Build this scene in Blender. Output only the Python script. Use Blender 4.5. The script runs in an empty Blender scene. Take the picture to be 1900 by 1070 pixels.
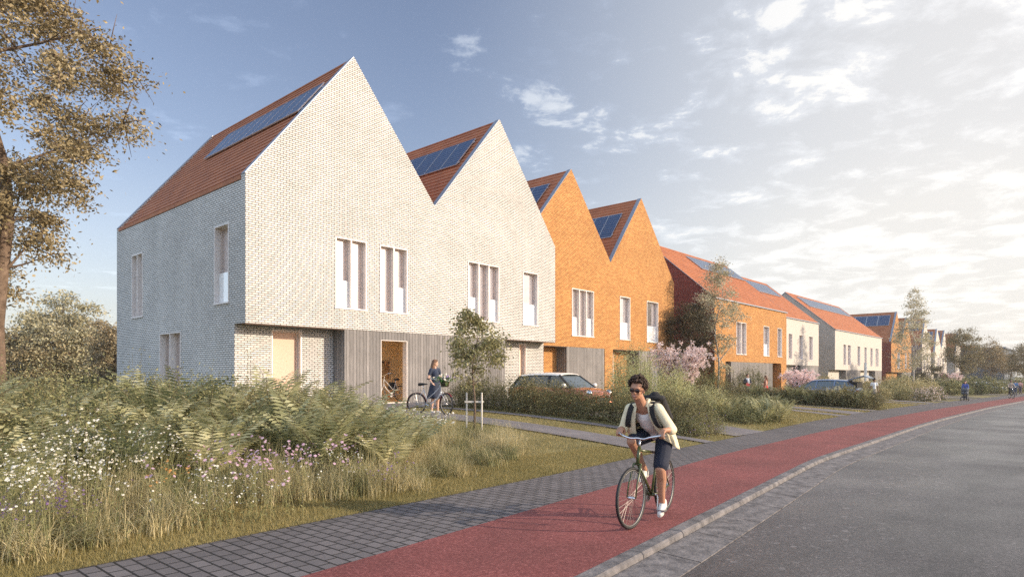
import bpy, bmesh, math, random
import numpy as np
from mathutils import Vector, Matrix, Quaternion
random.seed(7); RNG = np.random.default_rng(11)
R = math.radians
sc = bpy.context.scene
C = sc.collection
# ------------------------------------------------------------------ camera
CAMZ = 1.70
cd = bpy.data.cameras.new('camera'); cam = bpy.data.objects.new('camera', cd); C.objects.link(cam)
cam.location = (0, 0, CAMZ); cam.rotation_euler = (R(90), 0, 0)
cd.sensor_width = 36; cd.lens = 36*1198/1900; cd.shift_y = 162/1900; cd.clip_end = 3000; cd.clip_start = .05
sc.camera = cam
# ------------------------------------------------------------------ sun, sky, exposure
SUN_EL = R(19); SUN_AZ = R(103)          # azimuth clockwise from +Y
sd = Vector((math.sin(SUN_AZ)*math.cos(SUN_EL), math.cos(SUN_AZ)*math.cos(SUN_EL), math.sin(SUN_EL)))
sl = bpy.data.lights.new('sun', 'SUN'); sun = bpy.data.objects.new('sun', sl); C.objects.link(sun)
sl.energy = 3.9; sl.angle = R(.6); sl.color = (1.0, .85, .66)
sun.rotation_euler = sd.to_track_quat('Z', 'Y').to_euler()
w = bpy.data.worlds.new('World'); sc.world = w; w.use_nodes = True
sc.view_settings.view_transform = 'Standard'; sc.view_settings.look = 'None'
sc.view_settings.gamma = 1; sc.view_settings.exposure = .45
sc.view_settings.use_curve_mapping = False
sc.cycles.use_denoising = False
def build_world():
    nt = w.node_tree; N = nt.nodes; L = nt.links; N.clear()
    out = N.new('ShaderNodeOutputWorld'); bg = N.new('ShaderNodeBackground'); L.new(bg.outputs[0], out.inputs[0])
    sky = N.new('ShaderNodeTexSky'); sky.sky_type = 'NISHITA'; sky.sun_disc = False
    sky.sun_elevation = SUN_EL; sky.sun_rotation = SUN_AZ; sky.altitude = 0; sky.air_density = 1.0; sky.dust_density = 1.6; sky.ozone_density = 1.6
    bg.inputs[1].default_value = .15
    tc = N.new('ShaderNodeTexCoord')
    def math_(op, a, b=None, clamp=False):
        n = N.new('ShaderNodeMath'); n.operation = op; n.use_clamp = clamp
        for i, v in enumerate((a, b)):
            if v is None: continue
            if isinstance(v, (int, float)): n.inputs[i].default_value = v
            else: L.new(v, n.inputs[i])
        return n.outputs[0]
    def maprange(v, a, b, c, d, smooth=True):
        n = N.new('ShaderNodeMapRange'); n.interpolation_type = 'SMOOTHSTEP' if smooth else 'LINEAR'
        L.new(v, n.inputs[0]); n.inputs[1].default_value = a; n.inputs[2].default_value = b; n.inputs[3].default_value = c; n.inputs[4].default_value = d
        return n.outputs[0]
    sep = N.new('ShaderNodeSeparateXYZ'); L.new(tc.outputs['Generated'], sep.inputs[0])
    # project the view direction on a flat cloud layer
    zz = math_('ADD', math_('MAXIMUM', sep.outputs[2], 0.0), .12)
    px = math_('DIVIDE', sep.outputs[0], zz); py = math_('DIVIDE', sep.outputs[1], zz)
    comb = N.new('ShaderNodeCombineXYZ'); L.new(px, comb.inputs[0]); L.new(py, comb.inputs[1])
    n1 = N.new('ShaderNodeTexNoise'); n1.inputs['Scale'].default_value = 4.4; n1.inputs['Detail'].default_value = 9; n1.inputs['Roughness'].default_value = .62; n1.inputs['Distortion'].default_value = .25
    L.new(comb.outputs[0], n1.inputs['Vector'])
    n2 = N.new('ShaderNodeTexNoise'); n2.inputs['Scale'].default_value = .75; n2.inputs['Detail'].default_value = 4
    L.new(comb.outputs[0], n2.inputs['Vector'])
    # how close the view is to the sun's side of the sky
    dot = N.new('ShaderNodeVectorMath'); dot.operation = 'DOT_PRODUCT'; L.new(tc.outputs['Generated'], dot.inputs[0])
    g = Vector((.80, .58, .16)).normalized(); dot.inputs[1].default_value = g
    near = maprange(dot.outputs['Value'], .46, .97, 0, 1)
    thr = math_('SUBTRACT', .555, math_('MULTIPLY', near, .085))
    dens = math_('SUBTRACT', math_('ADD', math_('MULTIPLY', n1.outputs['Fac'], .72), math_('MULTIPLY', n2.outputs['Fac'], .28)), thr)
    cl = maprange(dens, -.02, .10, 0, 1)
    low = maprange(sep.outputs[2], 0.0, .34, 1, 0)                     # pale band along the horizon
    veil = math_('ADD', math_('MULTIPLY', near, .86), math_('MULTIPLY', low, .55), True)
    fac = math_('MAXIMUM', math_('MULTIPLY', cl, math_('ADD', math_('MULTIPLY', math_('POWER', near, .35), .86), .08)), math_('MULTIPLY', veil, .92), True)
    bw = N.new('ShaderNodeMixRGB'); bw.blend_type = 'MULTIPLY'; bw.inputs[0].default_value = 1
    bw.inputs[2].default_value = (1.24, 1.03, .98, 1); L.new(sky.outputs[0], bw.inputs[1])
    ccol = N.new('ShaderNodeMixRGB'); L.new(near, ccol.inputs[0])
    ccol.inputs[1].default_value = (4.0, 4.25, 4.5, 1); ccol.inputs[2].default_value = (4.0, 4.25, 4.45, 1)
    cw = N.new('ShaderNodeMixRGB'); L.new(math_('MAXIMUM', math_('MULTIPLY', near, near), math_('MULTIPLY', cl, near)), cw.inputs[0]); L.new(ccol.outputs[0], cw.inputs[1]); cw.inputs[2].default_value = (5.0, 4.85, 4.6, 1)
    mx = N.new('ShaderNodeMixRGB'); L.new(fac, mx.inputs[0]); L.new(bw.outputs[0], mx.inputs[1]); L.new(cw.outputs[0], mx.inputs[2])
    # brighter puffs inside the veil
    puff = N.new('ShaderNodeMixRGB'); puff.blend_type = 'MULTIPLY'; puff.inputs[0].default_value = 1
    pv = math_('ADD', .93, math_('MULTIPLY', cl, .17)); L.new(mx.outputs[0], puff.inputs[1])
    cc = N.new('ShaderNodeCombineXYZ'); [L.new(pv, cc.inputs[i]) for i in range(3)]; L.new(cc.outputs[0], puff.inputs[2])
    # added fill: bright bluish glow in the unseen sky behind the viewer
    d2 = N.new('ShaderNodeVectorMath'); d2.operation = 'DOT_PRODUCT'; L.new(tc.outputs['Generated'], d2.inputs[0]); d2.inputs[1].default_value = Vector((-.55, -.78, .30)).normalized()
    rear_fill = maprange(d2.outputs['Value'], .0, .75, 0, 1); rm = N.new('ShaderNodeMixRGB'); L.new(math_('MULTIPLY', rear_fill, math_('ADD', .55, math_('MULTIPLY', cl, .45))), rm.inputs[0]); L.new(puff.outputs[0], rm.inputs[1]); rm.inputs[2].default_value = (6.3, 7.9, 10.2, 1)
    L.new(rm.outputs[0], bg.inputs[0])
build_world()
# ------------------------------------------------------------------ street frame: t along the facades, s away from the street
E1 = Vector((.6637, .7480, 0)); E2 = Vector((-.7480, .6637, 0)); A0 = Vector((-9.0, 21.8, 0)); ROT = math.atan2(.748, .6637)
def lerp1(x, pts):
    if x <= pts[0][0]:
        (a, b), (c, d) = pts[0], pts[1]
        return b + (x-a)*(d-b)/(c-a)
    for (a, b), (c, d) in zip(pts, pts[1:]):
        if x <= c: return b + (x-a)*(d-b)/(c-a)
    (a, b), (c, d) = pts[-2], pts[-1]
    return d + (x-c)*(d-b)/(c-a)
def flat1(x, pts):
    return lerp1(min(max(x, pts[0][0]), pts[-1][0]), pts)
SG = [(-8, -14.68), (-2, -14.5), (6, -14.05), (16, -13.3), (30, -12.8), (45, -12.8), (62, -13.5), (96, -15.3), (150, -20), (230, -30), (400, -60)]
SR = [(-8, -16.4), (-3, -15.95), (3, -15.45), (13, -15.05), (32, -14.85), (60, -15.4), (81, -16.4), (96, -17.3), (150, -22), (230, -32), (400, -62)]
SK = [(-8, -18.25), (-4, -17.85), (0, -17.45), (3.4, -17.1), (20, -16.65), (40, -16.7), (62, -17.4), (96, -19.3), (150, -24), (230, -34), (400, -64)]
def smooth_pts(P):
    def f(t):
        acc = 0; W = 0
        for k in range(-4, 5):
            wg = 5-abs(k); acc += wg*lerp1(t+k*(.35 if t < 10 else 1.6), P); W += wg
        return acc/W
    return f
sg, sr, sk = smooth_pts(SG), smooth_pts(SR), smooth_pts(SK)
ZP = [(-40, 0), (2, 0), (16, -.08), (30, -.2), (43, -.32), (60, -.45), (80, -.55), (110, -.62), (400, -.65)]
ZH = [(-40, .5), (17, .55), (30, .06), (40, -.03), (72, -.06), (80, -.47), (112, -.6), (400, -.65)]
def zp(t): return flat1(t, ZP)
def zh(t): return flat1(t, ZH)
def gz(t, s):
    a = sg(t); u = (s-a)/max(.5, min(11.5, -a-.2)); u = min(max(u, 0), 1); f = 1-(1-u)**2
    return zp(t)*(1-f) + zh(t)*f + .012
def W_(t, s, z=0): return A0 + E1*t + E2*s + Vector((0, 0, z))
def G_(t, s, dz=0): return W_(t, s, gz(t, s)+dz)
def ts(x, y):
    d = Vector((x, y, 0))-A0; return d.dot(E1), d.dot(E2)
def at(u, y):                     # ground point seen in column u at distance y
    x = (u-950)/1198*y; t, s = ts(x, y); return Vector((x, y, gz(t, s)))
def tu(u, s):                     # t where column u meets the wall plane s
    r = (u-950)/1198; a = A0+E2*s
    return (r*a.y-a.x)/(E1.x-r*E1.y)
def zv(v, t, s): return CAMZ+(697-v)/1198*W_(t, s).y
# ------------------------------------------------------------------ object helpers
def tag(o, label=None, cat=None, group=None, kind=None):
    if label: o['label'] = label
    if cat: o['category'] = cat
    if group: o['group'] = group
    if kind: o['kind'] = kind
    return o
def empty(name, loc=(0, 0, 0), rz=0, label=None, cat=None, group=None, scale=None):
    o = bpy.data.objects.new(name, None); C.objects.link(o); o.location = loc; o.rotation_euler = (0, 0, rz)
    o.empty_display_size = .1
    if scale: o.scale = (scale,)*3 if isinstance(scale, (int, float)) else scale
    return tag(o, label, cat, group)
def copy_tree(o, parent=None):
    c = o.copy(); C.objects.link(c)
    if parent: c.parent = parent
    for ch in list(o.children): copy_tree(ch, c)
    return c
class MB:
    def __init__(s): s.v = []; s.f = []; s.m = []; s.uv = []
    def add(s, vs, fs, m=0, uv=None):
        b = len(s.v); s.v += [tuple(p) for p in vs]
        for k, f in enumerate(fs): s.f.append([b+i for i in f]); s.m.append(m); s.uv.append(uv[k] if uv else None)
    def quad(s, a, b, c, d, m=0, uv=None): s.add([a, b, c, d], [(0, 1, 2, 3)], m, [uv] if uv else None)
    def poly(s, ps, m=0): s.add(ps, [tuple(range(len(ps)))], m)
    def box(s, a, b, m=0, M=None):
        x0, y0, z0 = a; x1, y1, z1 = b
        vs = [Vector(p) for p in ((x0, y0, z0), (x1, y0, z0), (x1, y1, z0), (x0, y1, z0), (x0, y0, z1), (x1, y0, z1), (x1, y1, z1), (x0, y1, z1))]
        if M: vs = [M @ p for p in vs]
        s.add(vs, [(0, 3, 2, 1), (4, 5, 6, 7), (0, 1, 5, 4), (1, 2, 6, 5), (2, 3, 7, 6), (3, 0, 4, 7)], m)
    def bar(s, p, q, wd, th, m=0, up=Vector((0, 0, 1))):
        p, q = Vector(p), Vector(q); d = (q-p).normalized(); a = d.cross(up)
        if a.length < 1e-4: a = d.cross(Vector((1, 0, 0)))
        a.normalize(); b = a.cross(d); a = a*wd/2; b = b*th/2
        vs = [p-a-b, p+a-b, p+a+b, p-a+b, q-a-b, q+a-b, q+a+b, q-a+b]
        s.add(vs, [(0, 1, 2, 3), (7, 6, 5, 4), (0, 4, 5, 1), (1, 5, 6, 2), (2, 6, 7, 3), (3, 7, 4, 0)], m)
    def tube(s, pts, r, n=8, m=0, closed=False):
        pts = [Vector(p) for p in pts]; k = len(pts); rr = r if hasattr(r, '__len__') else [r]*k
        rings = []; ref = None
        for i, p in enumerate(pts):
            if closed: d = pts[(i+1) % k]-pts[i-1]
            else: d = pts[min(i+1, k-1)]-pts[max(i-1, 0)]
            d.normalize()
            if ref is None: ref = Vector((0, 0, 1)) if abs(d.z) < .9 else Vector((1, 0, 0))
            a = (ref-d*ref.dot(d))
            if a.length < 1e-3: a = d.orthogonal()
            a.normalize(); ref = a; b = d.cross(a)
            rings.append([p+(a*math.cos(2*math.pi*j/n)+b*math.sin(2*math.pi*j/n))*rr[i] for j in range(n)])
        vs = [q for ring in rings for q in ring]; fs = []
        for i in range(k if closed else k-1):
            i2 = (i+1) % k
            for j in range(n): fs.append((i*n+j, i*n+(j+1) % n, i2*n+(j+1) % n, i2*n+j))
        if not closed: fs.append(tuple(range(n-1, -1, -1))); fs.append(tuple((k-1)*n+j for j in range(n)))
        s.add(vs, fs, m)
    def lathe(s, prof, n=16, m=0, M=None):   # prof [(r,z)]
        vs = []; fs = []
        for r, z in prof:
            for j in range(n):
                a = 2*math.pi*j/n; p = Vector((r*math.cos(a), r*math.sin(a), z)); vs.append(M @ p if M else p)
        for i in range(len(prof)-1):
            for j in range(n): fs.append((i*n+j, i*n+(j+1) % n, (i+1)*n+(j+1) % n, (i+1)*n+j))
        s.add(vs, fs, m)
    def ball(s, c, r, n=8, m=0, M=None):
        c = Vector(c); rx = r if hasattr(r, '__len__') else (r, r, r); k = max(4, n//2+1); vs = []; fs = []
        for i in range(k+1):
            th = math.pi*i/k
            for j in range(n):
                ph = 2*math.pi*j/n; p = Vector((rx[0]*math.sin(th)*math.cos(ph), rx[1]*math.sin(th)*math.sin(ph), rx[2]*math.cos(th)))
                if M: p = M @ p
                vs.append(c+p)
        for i in range(k):
            for j in range(n): fs.append((i*n+j, (i+1)*n+j, (i+1)*n+(j+1) % n, i*n+(j+1) % n))
        s.add(vs, fs, m)
    def build(s, name, mats, parent=None, smooth=False, kind=None):
        me = bpy.data.meshes.new(name); me.from_pydata(s.v, [], s.f)
        if not isinstance(mats, (list, tuple)): mats = [mats]
        for x in mats: me.materials.append(x)
        me.polygons.foreach_set('material_index', s.m)
        if any(u for u in s.uv):
            ul = me.uv_layers.new(name='UVMap'); i = 0
            for k, p in enumerate(me.polygons):
                for j in range(p.loop_total):
                    if s.uv[k]: ul.data[p.loop_start+j].uv = s.uv[k][j]
        if smooth: me.polygons.foreach_set('use_smooth', [True]*len(me.polygons))
        me.update()
        o = bpy.data.objects.new(name, me); C.objects.link(o)
        if parent: o.parent = parent
        if kind: o['kind'] = kind
        return o
def np_mesh(name, verts, faces_n, mats, parent=None, midx=None):
    """verts (N,3); every face has faces_n corners, laid out one after the other"""
    n = len(verts); nf = n//faces_n
    me = bpy.data.meshes.new(name); me.vertices.add(n); me.vertices.foreach_set('co', np.ascontiguousarray(verts, dtype=np.float32).ravel())
    me.loops.add(n); me.loops.foreach_set('vertex_index', np.arange(n, dtype=np.int32))
    me.polygons.add(nf); me.polygons.foreach_set('loop_start', np.arange(0, n, faces_n, dtype=np.int32)); me.polygons.foreach_set('loop_total', np.full(nf, faces_n, dtype=np.int32))
    if not isinstance(mats, (list, tuple)): mats = [mats]
    for x in mats: me.materials.append(x)
    if midx is not None: me.polygons.foreach_set('material_index', np.ascontiguousarray(midx, dtype=np.int32))
    me.update(calc_edges=True)
    o = bpy.data.objects.new(name, me); C.objects.link(o)
    if parent: o.parent = parent
    return o
# ------------------------------------------------------------------ materials
def mat(name, col, rough=.7, metal=0, spec=.5):
    m = bpy.data.materials.new(name); m.use_nodes = True; b = m.node_tree.nodes['Principled BSDF']
    b.inputs['Base Color'].default_value = (*col, 1); b.inputs['Roughness'].default_value = rough; b.inputs['Metallic'].default_value = metal
    b.inputs['Specular IOR Level'].default_value = spec
    return m
def nmat(name, col, var=.25, scale=8, rough=.75, metal=0, bump=0, bscale=60, bdist=.01, col2=None, spec=.5, detail=5, coords='Object'):
    """colour mottled by noise plus fine bump"""
    m = mat(name, col, rough, metal, spec); nt = m.node_tree; N = nt.nodes; L = nt.links; b = N['Principled BSDF']
    tc = N.new('ShaderNodeTexCoord'); n = N.new('ShaderNodeTexNoise'); n.inputs['Scale'].default_value = scale; n.inputs['Detail'].default_value = detail; n.inputs['Roughness'].default_value = .65
    L.new(tc.outputs[coords], n.inputs['Vector'])
    r = N.new('ShaderNodeValToRGB'); r.color_ramp.elements[0].position = .32; r.color_ramp.elements[1].position = .68
    c2 = col2 or tuple(min(1, c*(1+var)) for c in col); c1 = tuple(c*(1-var) for c in col)
    r.color_ramp.elements[0].color = (*c1, 1); r.color_ramp.elements[1].color = (*c2, 1)
    L.new(n.outputs['Fac'], r.inputs[0]); L.new(r.outputs[0], b.inputs['Base Color'])
    if bump:
        n2 = N.new('ShaderNodeTexNoise'); n2.inputs['Scale'].default_value = bscale; n2.inputs['Detail'].default_value = 4; L.new(tc.outputs[coords], n2.inputs['Vector'])
        bp = N.new('ShaderNodeBump'); bp.inputs['Strength'].default_value = bump; bp.inputs['Distance'].default_value = bdist
        L.new(n2.outputs['Fac'], bp.inputs['Height']); L.new(bp.outputs[0], b.inputs['Normal'])
    return m
def brick_mat(name, c1, c2, mortar, bw=.22, rh=.076, ms=.012, rough=.85, bump=.8, dist=.02, stain=.18, axis='wall', offset=.5, squash=1.0, bias=0.0, big=.12):
    m = mat(name, c1, rough); nt = m.node_tree; N = nt.nodes; L = nt.links; b = N['Principled BSDF']
    tc = N.new('ShaderNodeTexCoord'); sp = N.new('ShaderNodeSeparateXYZ'); L.new(tc.outputs['Object'], sp.inputs[0])
    cb = N.new('ShaderNodeCombineXYZ')
    if axis == 'wall':
        ad = N.new('ShaderNodeMath'); ad.operation = 'ADD'; L.new(sp.outputs[0], ad.inputs[0]); L.new(sp.outputs[1], ad.inputs[1])
        L.new(ad.outputs[0], cb.inputs[0]); L.new(sp.outputs[2], cb.inputs[1])
    elif axis == 'plan': L.new(sp.outputs[1], cb.inputs[0]); L.new(sp.outputs[0], cb.inputs[1])
    else: L.new(sp.outputs[0], cb.inputs[0]); L.new(sp.outputs[1], cb.inputs[1])
    bt = N.new('ShaderNodeTexBrick'); bt.offset = offset; bt.squash = squash
    bt.inputs['Scale'].default_value = 1; bt.inputs['Brick Width'].default_value = bw; bt.inputs['Row Height'].default_value = rh
    bt.inputs['Mortar Size'].default_value = ms; bt.inputs['Mortar Smooth'].default_value = .15; bt.inputs['Bias'].default_value = bias
    bt.inputs['Color1'].default_value = (*c1, 1); bt.inputs['Color2'].default_value = (*c2, 1); bt.inputs['Mortar'].default_value = (*mortar, 1)
    L.new(cb.outputs[0], bt.inputs['Vector'])
    n = N.new('ShaderNodeTexNoise'); n.inputs['Scale'].default_value = .45; n.inputs['Detail'].default_value = 8; n.inputs['Roughness'].default_value = .7; L.new(tc.outputs['Object'], n.inputs['Vector'])
    mr = N.new('ShaderNodeMapRange'); mr.inputs[1].default_value = .3; mr.inputs[2].default_value = .7; mr.inputs[3].default_value = 1-stain; mr.inputs[4].default_value = 1.0+stain*.3; L.new(n.outputs['Fac'], mr.inputs[0])
    mu = N.new('ShaderNodeMixRGB'); mu.blend_type = 'MULTIPLY'; mu.inputs[0].default_value = 1; L.new(bt.outputs['Color'], mu.inputs[1])
    c3 = N.new('ShaderNodeCombineXYZ'); [L.new(mr.outputs[0], c3.inputs[i]) for i in range(3)]; L.new(c3.outputs[0], mu.inputs[2])
    L.new(mu.outputs[0], b.inputs['Base Color'])
    # height: raised bricks of uneven depth
    n2 = N.new('ShaderNodeTexNoise'); n2.inputs['Scale'].default_value = 9; n2.inputs['Detail'].default_value = 5; L.new(cb.outputs[0], n2.inputs['Vector'])
    h = N.new('ShaderNodeMath'); h.operation = 'MULTIPLY_ADD'; L.new(n2.outputs['Fac'], h.inputs[0]); h.inputs[1].default_value = .5
    inv = N.new('ShaderNodeMath'); inv.operation = 'SUBTRACT'; inv.inputs[0].default_value = 1; L.new(bt.outputs['Fac'], inv.inputs[1]); L.new(inv.outputs[0], h.inputs[2])
    bp = N.new('ShaderNodeBump'); bp.inputs['Strength'].default_value = bump; bp.inputs['Distance'].default_value = dist; L.new(h.outputs[0], bp.inputs['Height']); L.new(bp.outputs[0], b.inputs['Normal'])
    return m
def leaf_mat(name, c1, c2, c3, trans=.25, rough=.55, scale=.9):
    """leaf colours: per-leaf variation plus clumps"""
    m = bpy.data.materials.new(name); m.use_nodes = True; nt = m.node_tree; N = nt.nodes; L = nt.links; b = N['Principled BSDF']; out = N['Material Output']
    geo = N.new('ShaderNodeNewGeometry'); r = N.new('ShaderNodeValToRGB'); e = r.color_ramp.elements
    e[0].position = 0; e[0].color = (*c1, 1); e[1].position = 1; e[1].color = (*c3, 1); x = e.new(.5); x.color = (*c2, 1)
    tc = N.new('ShaderNodeTexCoord'); n = N.new('ShaderNodeTexNoise'); n.inputs['Scale'].default_value = scale; n.inputs['Detail'].default_value = 3; L.new(tc.outputs['Object'], n.inputs['Vector'])
    mx = N.new('ShaderNodeMath'); mx.operation = 'MULTIPLY_ADD'; L.new(n.outputs['Fac'], mx.inputs[0]); mx.inputs[1].default_value = .9
    m2 = N.new('ShaderNodeMath'); m2.operation = 'MULTIPLY_ADD'; L.new(geo.outputs['Random Per Island'], m2.inputs[0]); m2.inputs[1].default_value = .7; m2.inputs[2].default_value = -.33
    L.new(m2.outputs[0], mx.inputs[2]); L.new(mx.outputs[0], r.inputs[0])
    oi = N.new('ShaderNodeObjectInfo'); ov = N.new('ShaderNodeMapRange'); L.new(oi.outputs['Random'], ov.inputs[0]); ov.inputs[3].default_value = .78; ov.inputs[4].default_value = 1.22
    oh = N.new('ShaderNodeMapRange'); L.new(oi.outputs['Random'], oh.inputs[0]); oh.inputs[3].default_value = .512; oh.inputs[4].default_value = .488
    hs = N.new('ShaderNodeHueSaturation'); L.new(r.outputs[0], hs.inputs['Color']); L.new(ov.outputs[0], hs.inputs['Value']); L.new(oh.outputs[0], hs.inputs['Hue']); r = hs
    L.new(r.outputs[0], b.inputs['Base Color']); b.inputs['Roughness'].default_value = rough; b.inputs['Specular IOR Level'].default_value = .3
    tr = N.new('ShaderNodeBsdfTranslucent'); L.new(r.outputs[0], tr.inputs[0]); mix = N.new('ShaderNodeMixShader'); mix.inputs[0].default_value = trans
    L.new(b.outputs[0], mix.inputs[1]); L.new(tr.outputs[0], mix.inputs[2]); L.new(mix.outputs[0], out.inputs[0])
    return m
# ------------------------------------------------------------------ ground, road, pavement
M = {}
M['soil'] = nmat('soil_grass', (.150, .135, .045), .35, 1.5, .95, 0, .5, 40, .03, (.27, .225, .09), detail=8)
M['lawn'] = leaf_mat('grass_blade', (.20, .175, .065), (.30, .255, .10), (.46, .38, .18), .3, .6, .5)
def strip(name, fa, fb, t0, t1, nt, ns, zf, material, kind='structure', grade=1.6):
    b = MB(); rows = []
    for i in range(nt+1):
        t = t0+(t1-t0)*(i/nt)**grade
        a, c = fa(t), fb(t); rows.append([(t, a+(c-a)*j/ns, zf(t, a+(c-a)*j/ns)) for j in range(ns+1)])
    vs = [p for r in rows for p in r]; fs = []
    for i in range(nt):
        for j in range(ns): q = i*(ns+1)+j; fs.append((q, q+ns+1, q+ns+2, q+1))
    b.add(vs, fs); o = b.build(name, material, kind=kind, smooth=True); o.location = A0; o.rotation_euler = (0, 0, ROT)
    bm = bmesh.new(); bm.from_mesh(o.data); bmesh.ops.recalc_face_normals(bm, faces=bm.faces)
    if sum(f.normal.z for f in bm.faces) < 0: bmesh.ops.reverse_faces(bm, faces=bm.faces)
    bm.to_mesh(o.data); bm.free()
    return o
def ground():
    tl = [-1500, -400, -150, -80, -50, -34]+[x*.6 for x in range(-45, 70)]+[x*2 for x in range(21, 60)]+[125, 135, 150, 170, 190, 215, 240, 270, 310, 400, 700, 1600]
    b = MB(); n = 0; rows = []
    rel = [0, .25, .5, .8, 1.2, 1.7, 2.3, 3, 3.8, 4.7, 5.7, 6.8, 8, 9.3, 10.5, 11.5, 14, 18, 25, 40, 80, 160, 400, 1500]
    for t in tl:
        a = sg(t) if -60 < t < 400 else sg(max(-60, min(t, 400)))
        tt = max(-40, min(t, 390))
        rows.append([(t, a-600, -.3), (t, a-60, zp(tt)-.1), (t, sk(tt)-11.2, zp(tt)-.04), (t, sk(tt)-10.7, zp(tt)-.3)]+[(t, a-.35, zp(tt)-.3)]+[(t, a+r, gz(tt, a+r) if r < 80 else zh(tt)-.2) for r in rel])
    m = len(rows[0]); vs = [p for r in rows for p in r]; fs = []
    for i in range(len(rows)-1):
        for j in range(m-1): q = i*m+j; fs.append((q, q+1, q+m+1, q+m))
    b.add(vs, fs); o = b.build('ground', M['soil'], kind='structure', smooth=True); o.location = A0; o.rotation_euler = (0, 0, ROT)
    bm = bmesh.new(); bm.from_mesh(o.data)
    if sum(f.normal.z for f in bm.faces) < 0: bmesh.ops.reverse_faces(bm, faces=bm.faces)
    bm.to_mesh(o.data); bm.free()
ground()
M['paver'] = brick_mat('grey_pavers', (.125, .112, .113), (.175, .157, .157), (.016, .014, .014), .21, .142, .011, .8, .9, .012, .3, 'plan')
M['redasphalt'] = None
def red_mat():
    m = mat('red_asphalt', (.3, .06, .06), .85); nt = m.node_tree; N = nt.nodes; L = nt.links; b = N['Principled BSDF']
    tc = N.new('ShaderNodeTexCoord'); n = N.new('ShaderNodeTexNoise'); n.inputs['Scale'].default_value = 30; n.inputs['Detail'].default_value = 6; n.inputs['Roughness'].default_value = .95; L.new(tc.outputs['Object'], n.inputs['Vector'])
    r = N.new('ShaderNodeValToRGB'); e = r.color_ramp.elements; e[0].position = .34; e[0].color = (.11, .023, .025, 1); e[1].position = .70; e[1].color = (.50, .19, .18, 1); x = e.new(.52); x.color = (.215, .054, .048, 1)
    L.new(n.outputs['Fac'], r.inputs[0])
    n2 = N.new('ShaderNodeTexNoise'); n2.inputs['Scale'].default_value = .8; n2.inputs['Detail'].default_value = 5; L.new(tc.outputs['Object'], n2.inputs['Vector'])
    mr = N.new('ShaderNodeMapRange'); mr.inputs[1].default_value = .3; mr.inputs[2].default_value = .7; mr.inputs[3].default_value = .74; mr.inputs[4].default_value = 1.14; L.new(n2.outputs['Fac'], mr.inputs[0])
    mu = N.new('ShaderNodeMixRGB'); mu.blend_type = 'MULTIPLY'; mu.inputs[0].default_value = 1; L.new(r.outputs[0], mu.inputs[1]); c3 = N.new('ShaderNodeCombineXYZ'); [L.new(mr.outputs[0], c3.inputs[i]) for i in range(3)]; L.new(c3.outputs[0], mu.inputs[2])
    L.new(mu.outputs[0], b.inputs['Base Color'])
    bp = N.new('ShaderNodeBump'); bp.inputs['Strength'].default_value = .6; bp.inputs['Distance'].default_value = .006; L.new(n.outputs['Fac'], bp.inputs['Height']); L.new(bp.outputs[0], b.inputs['Normal'])
    return m
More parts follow.
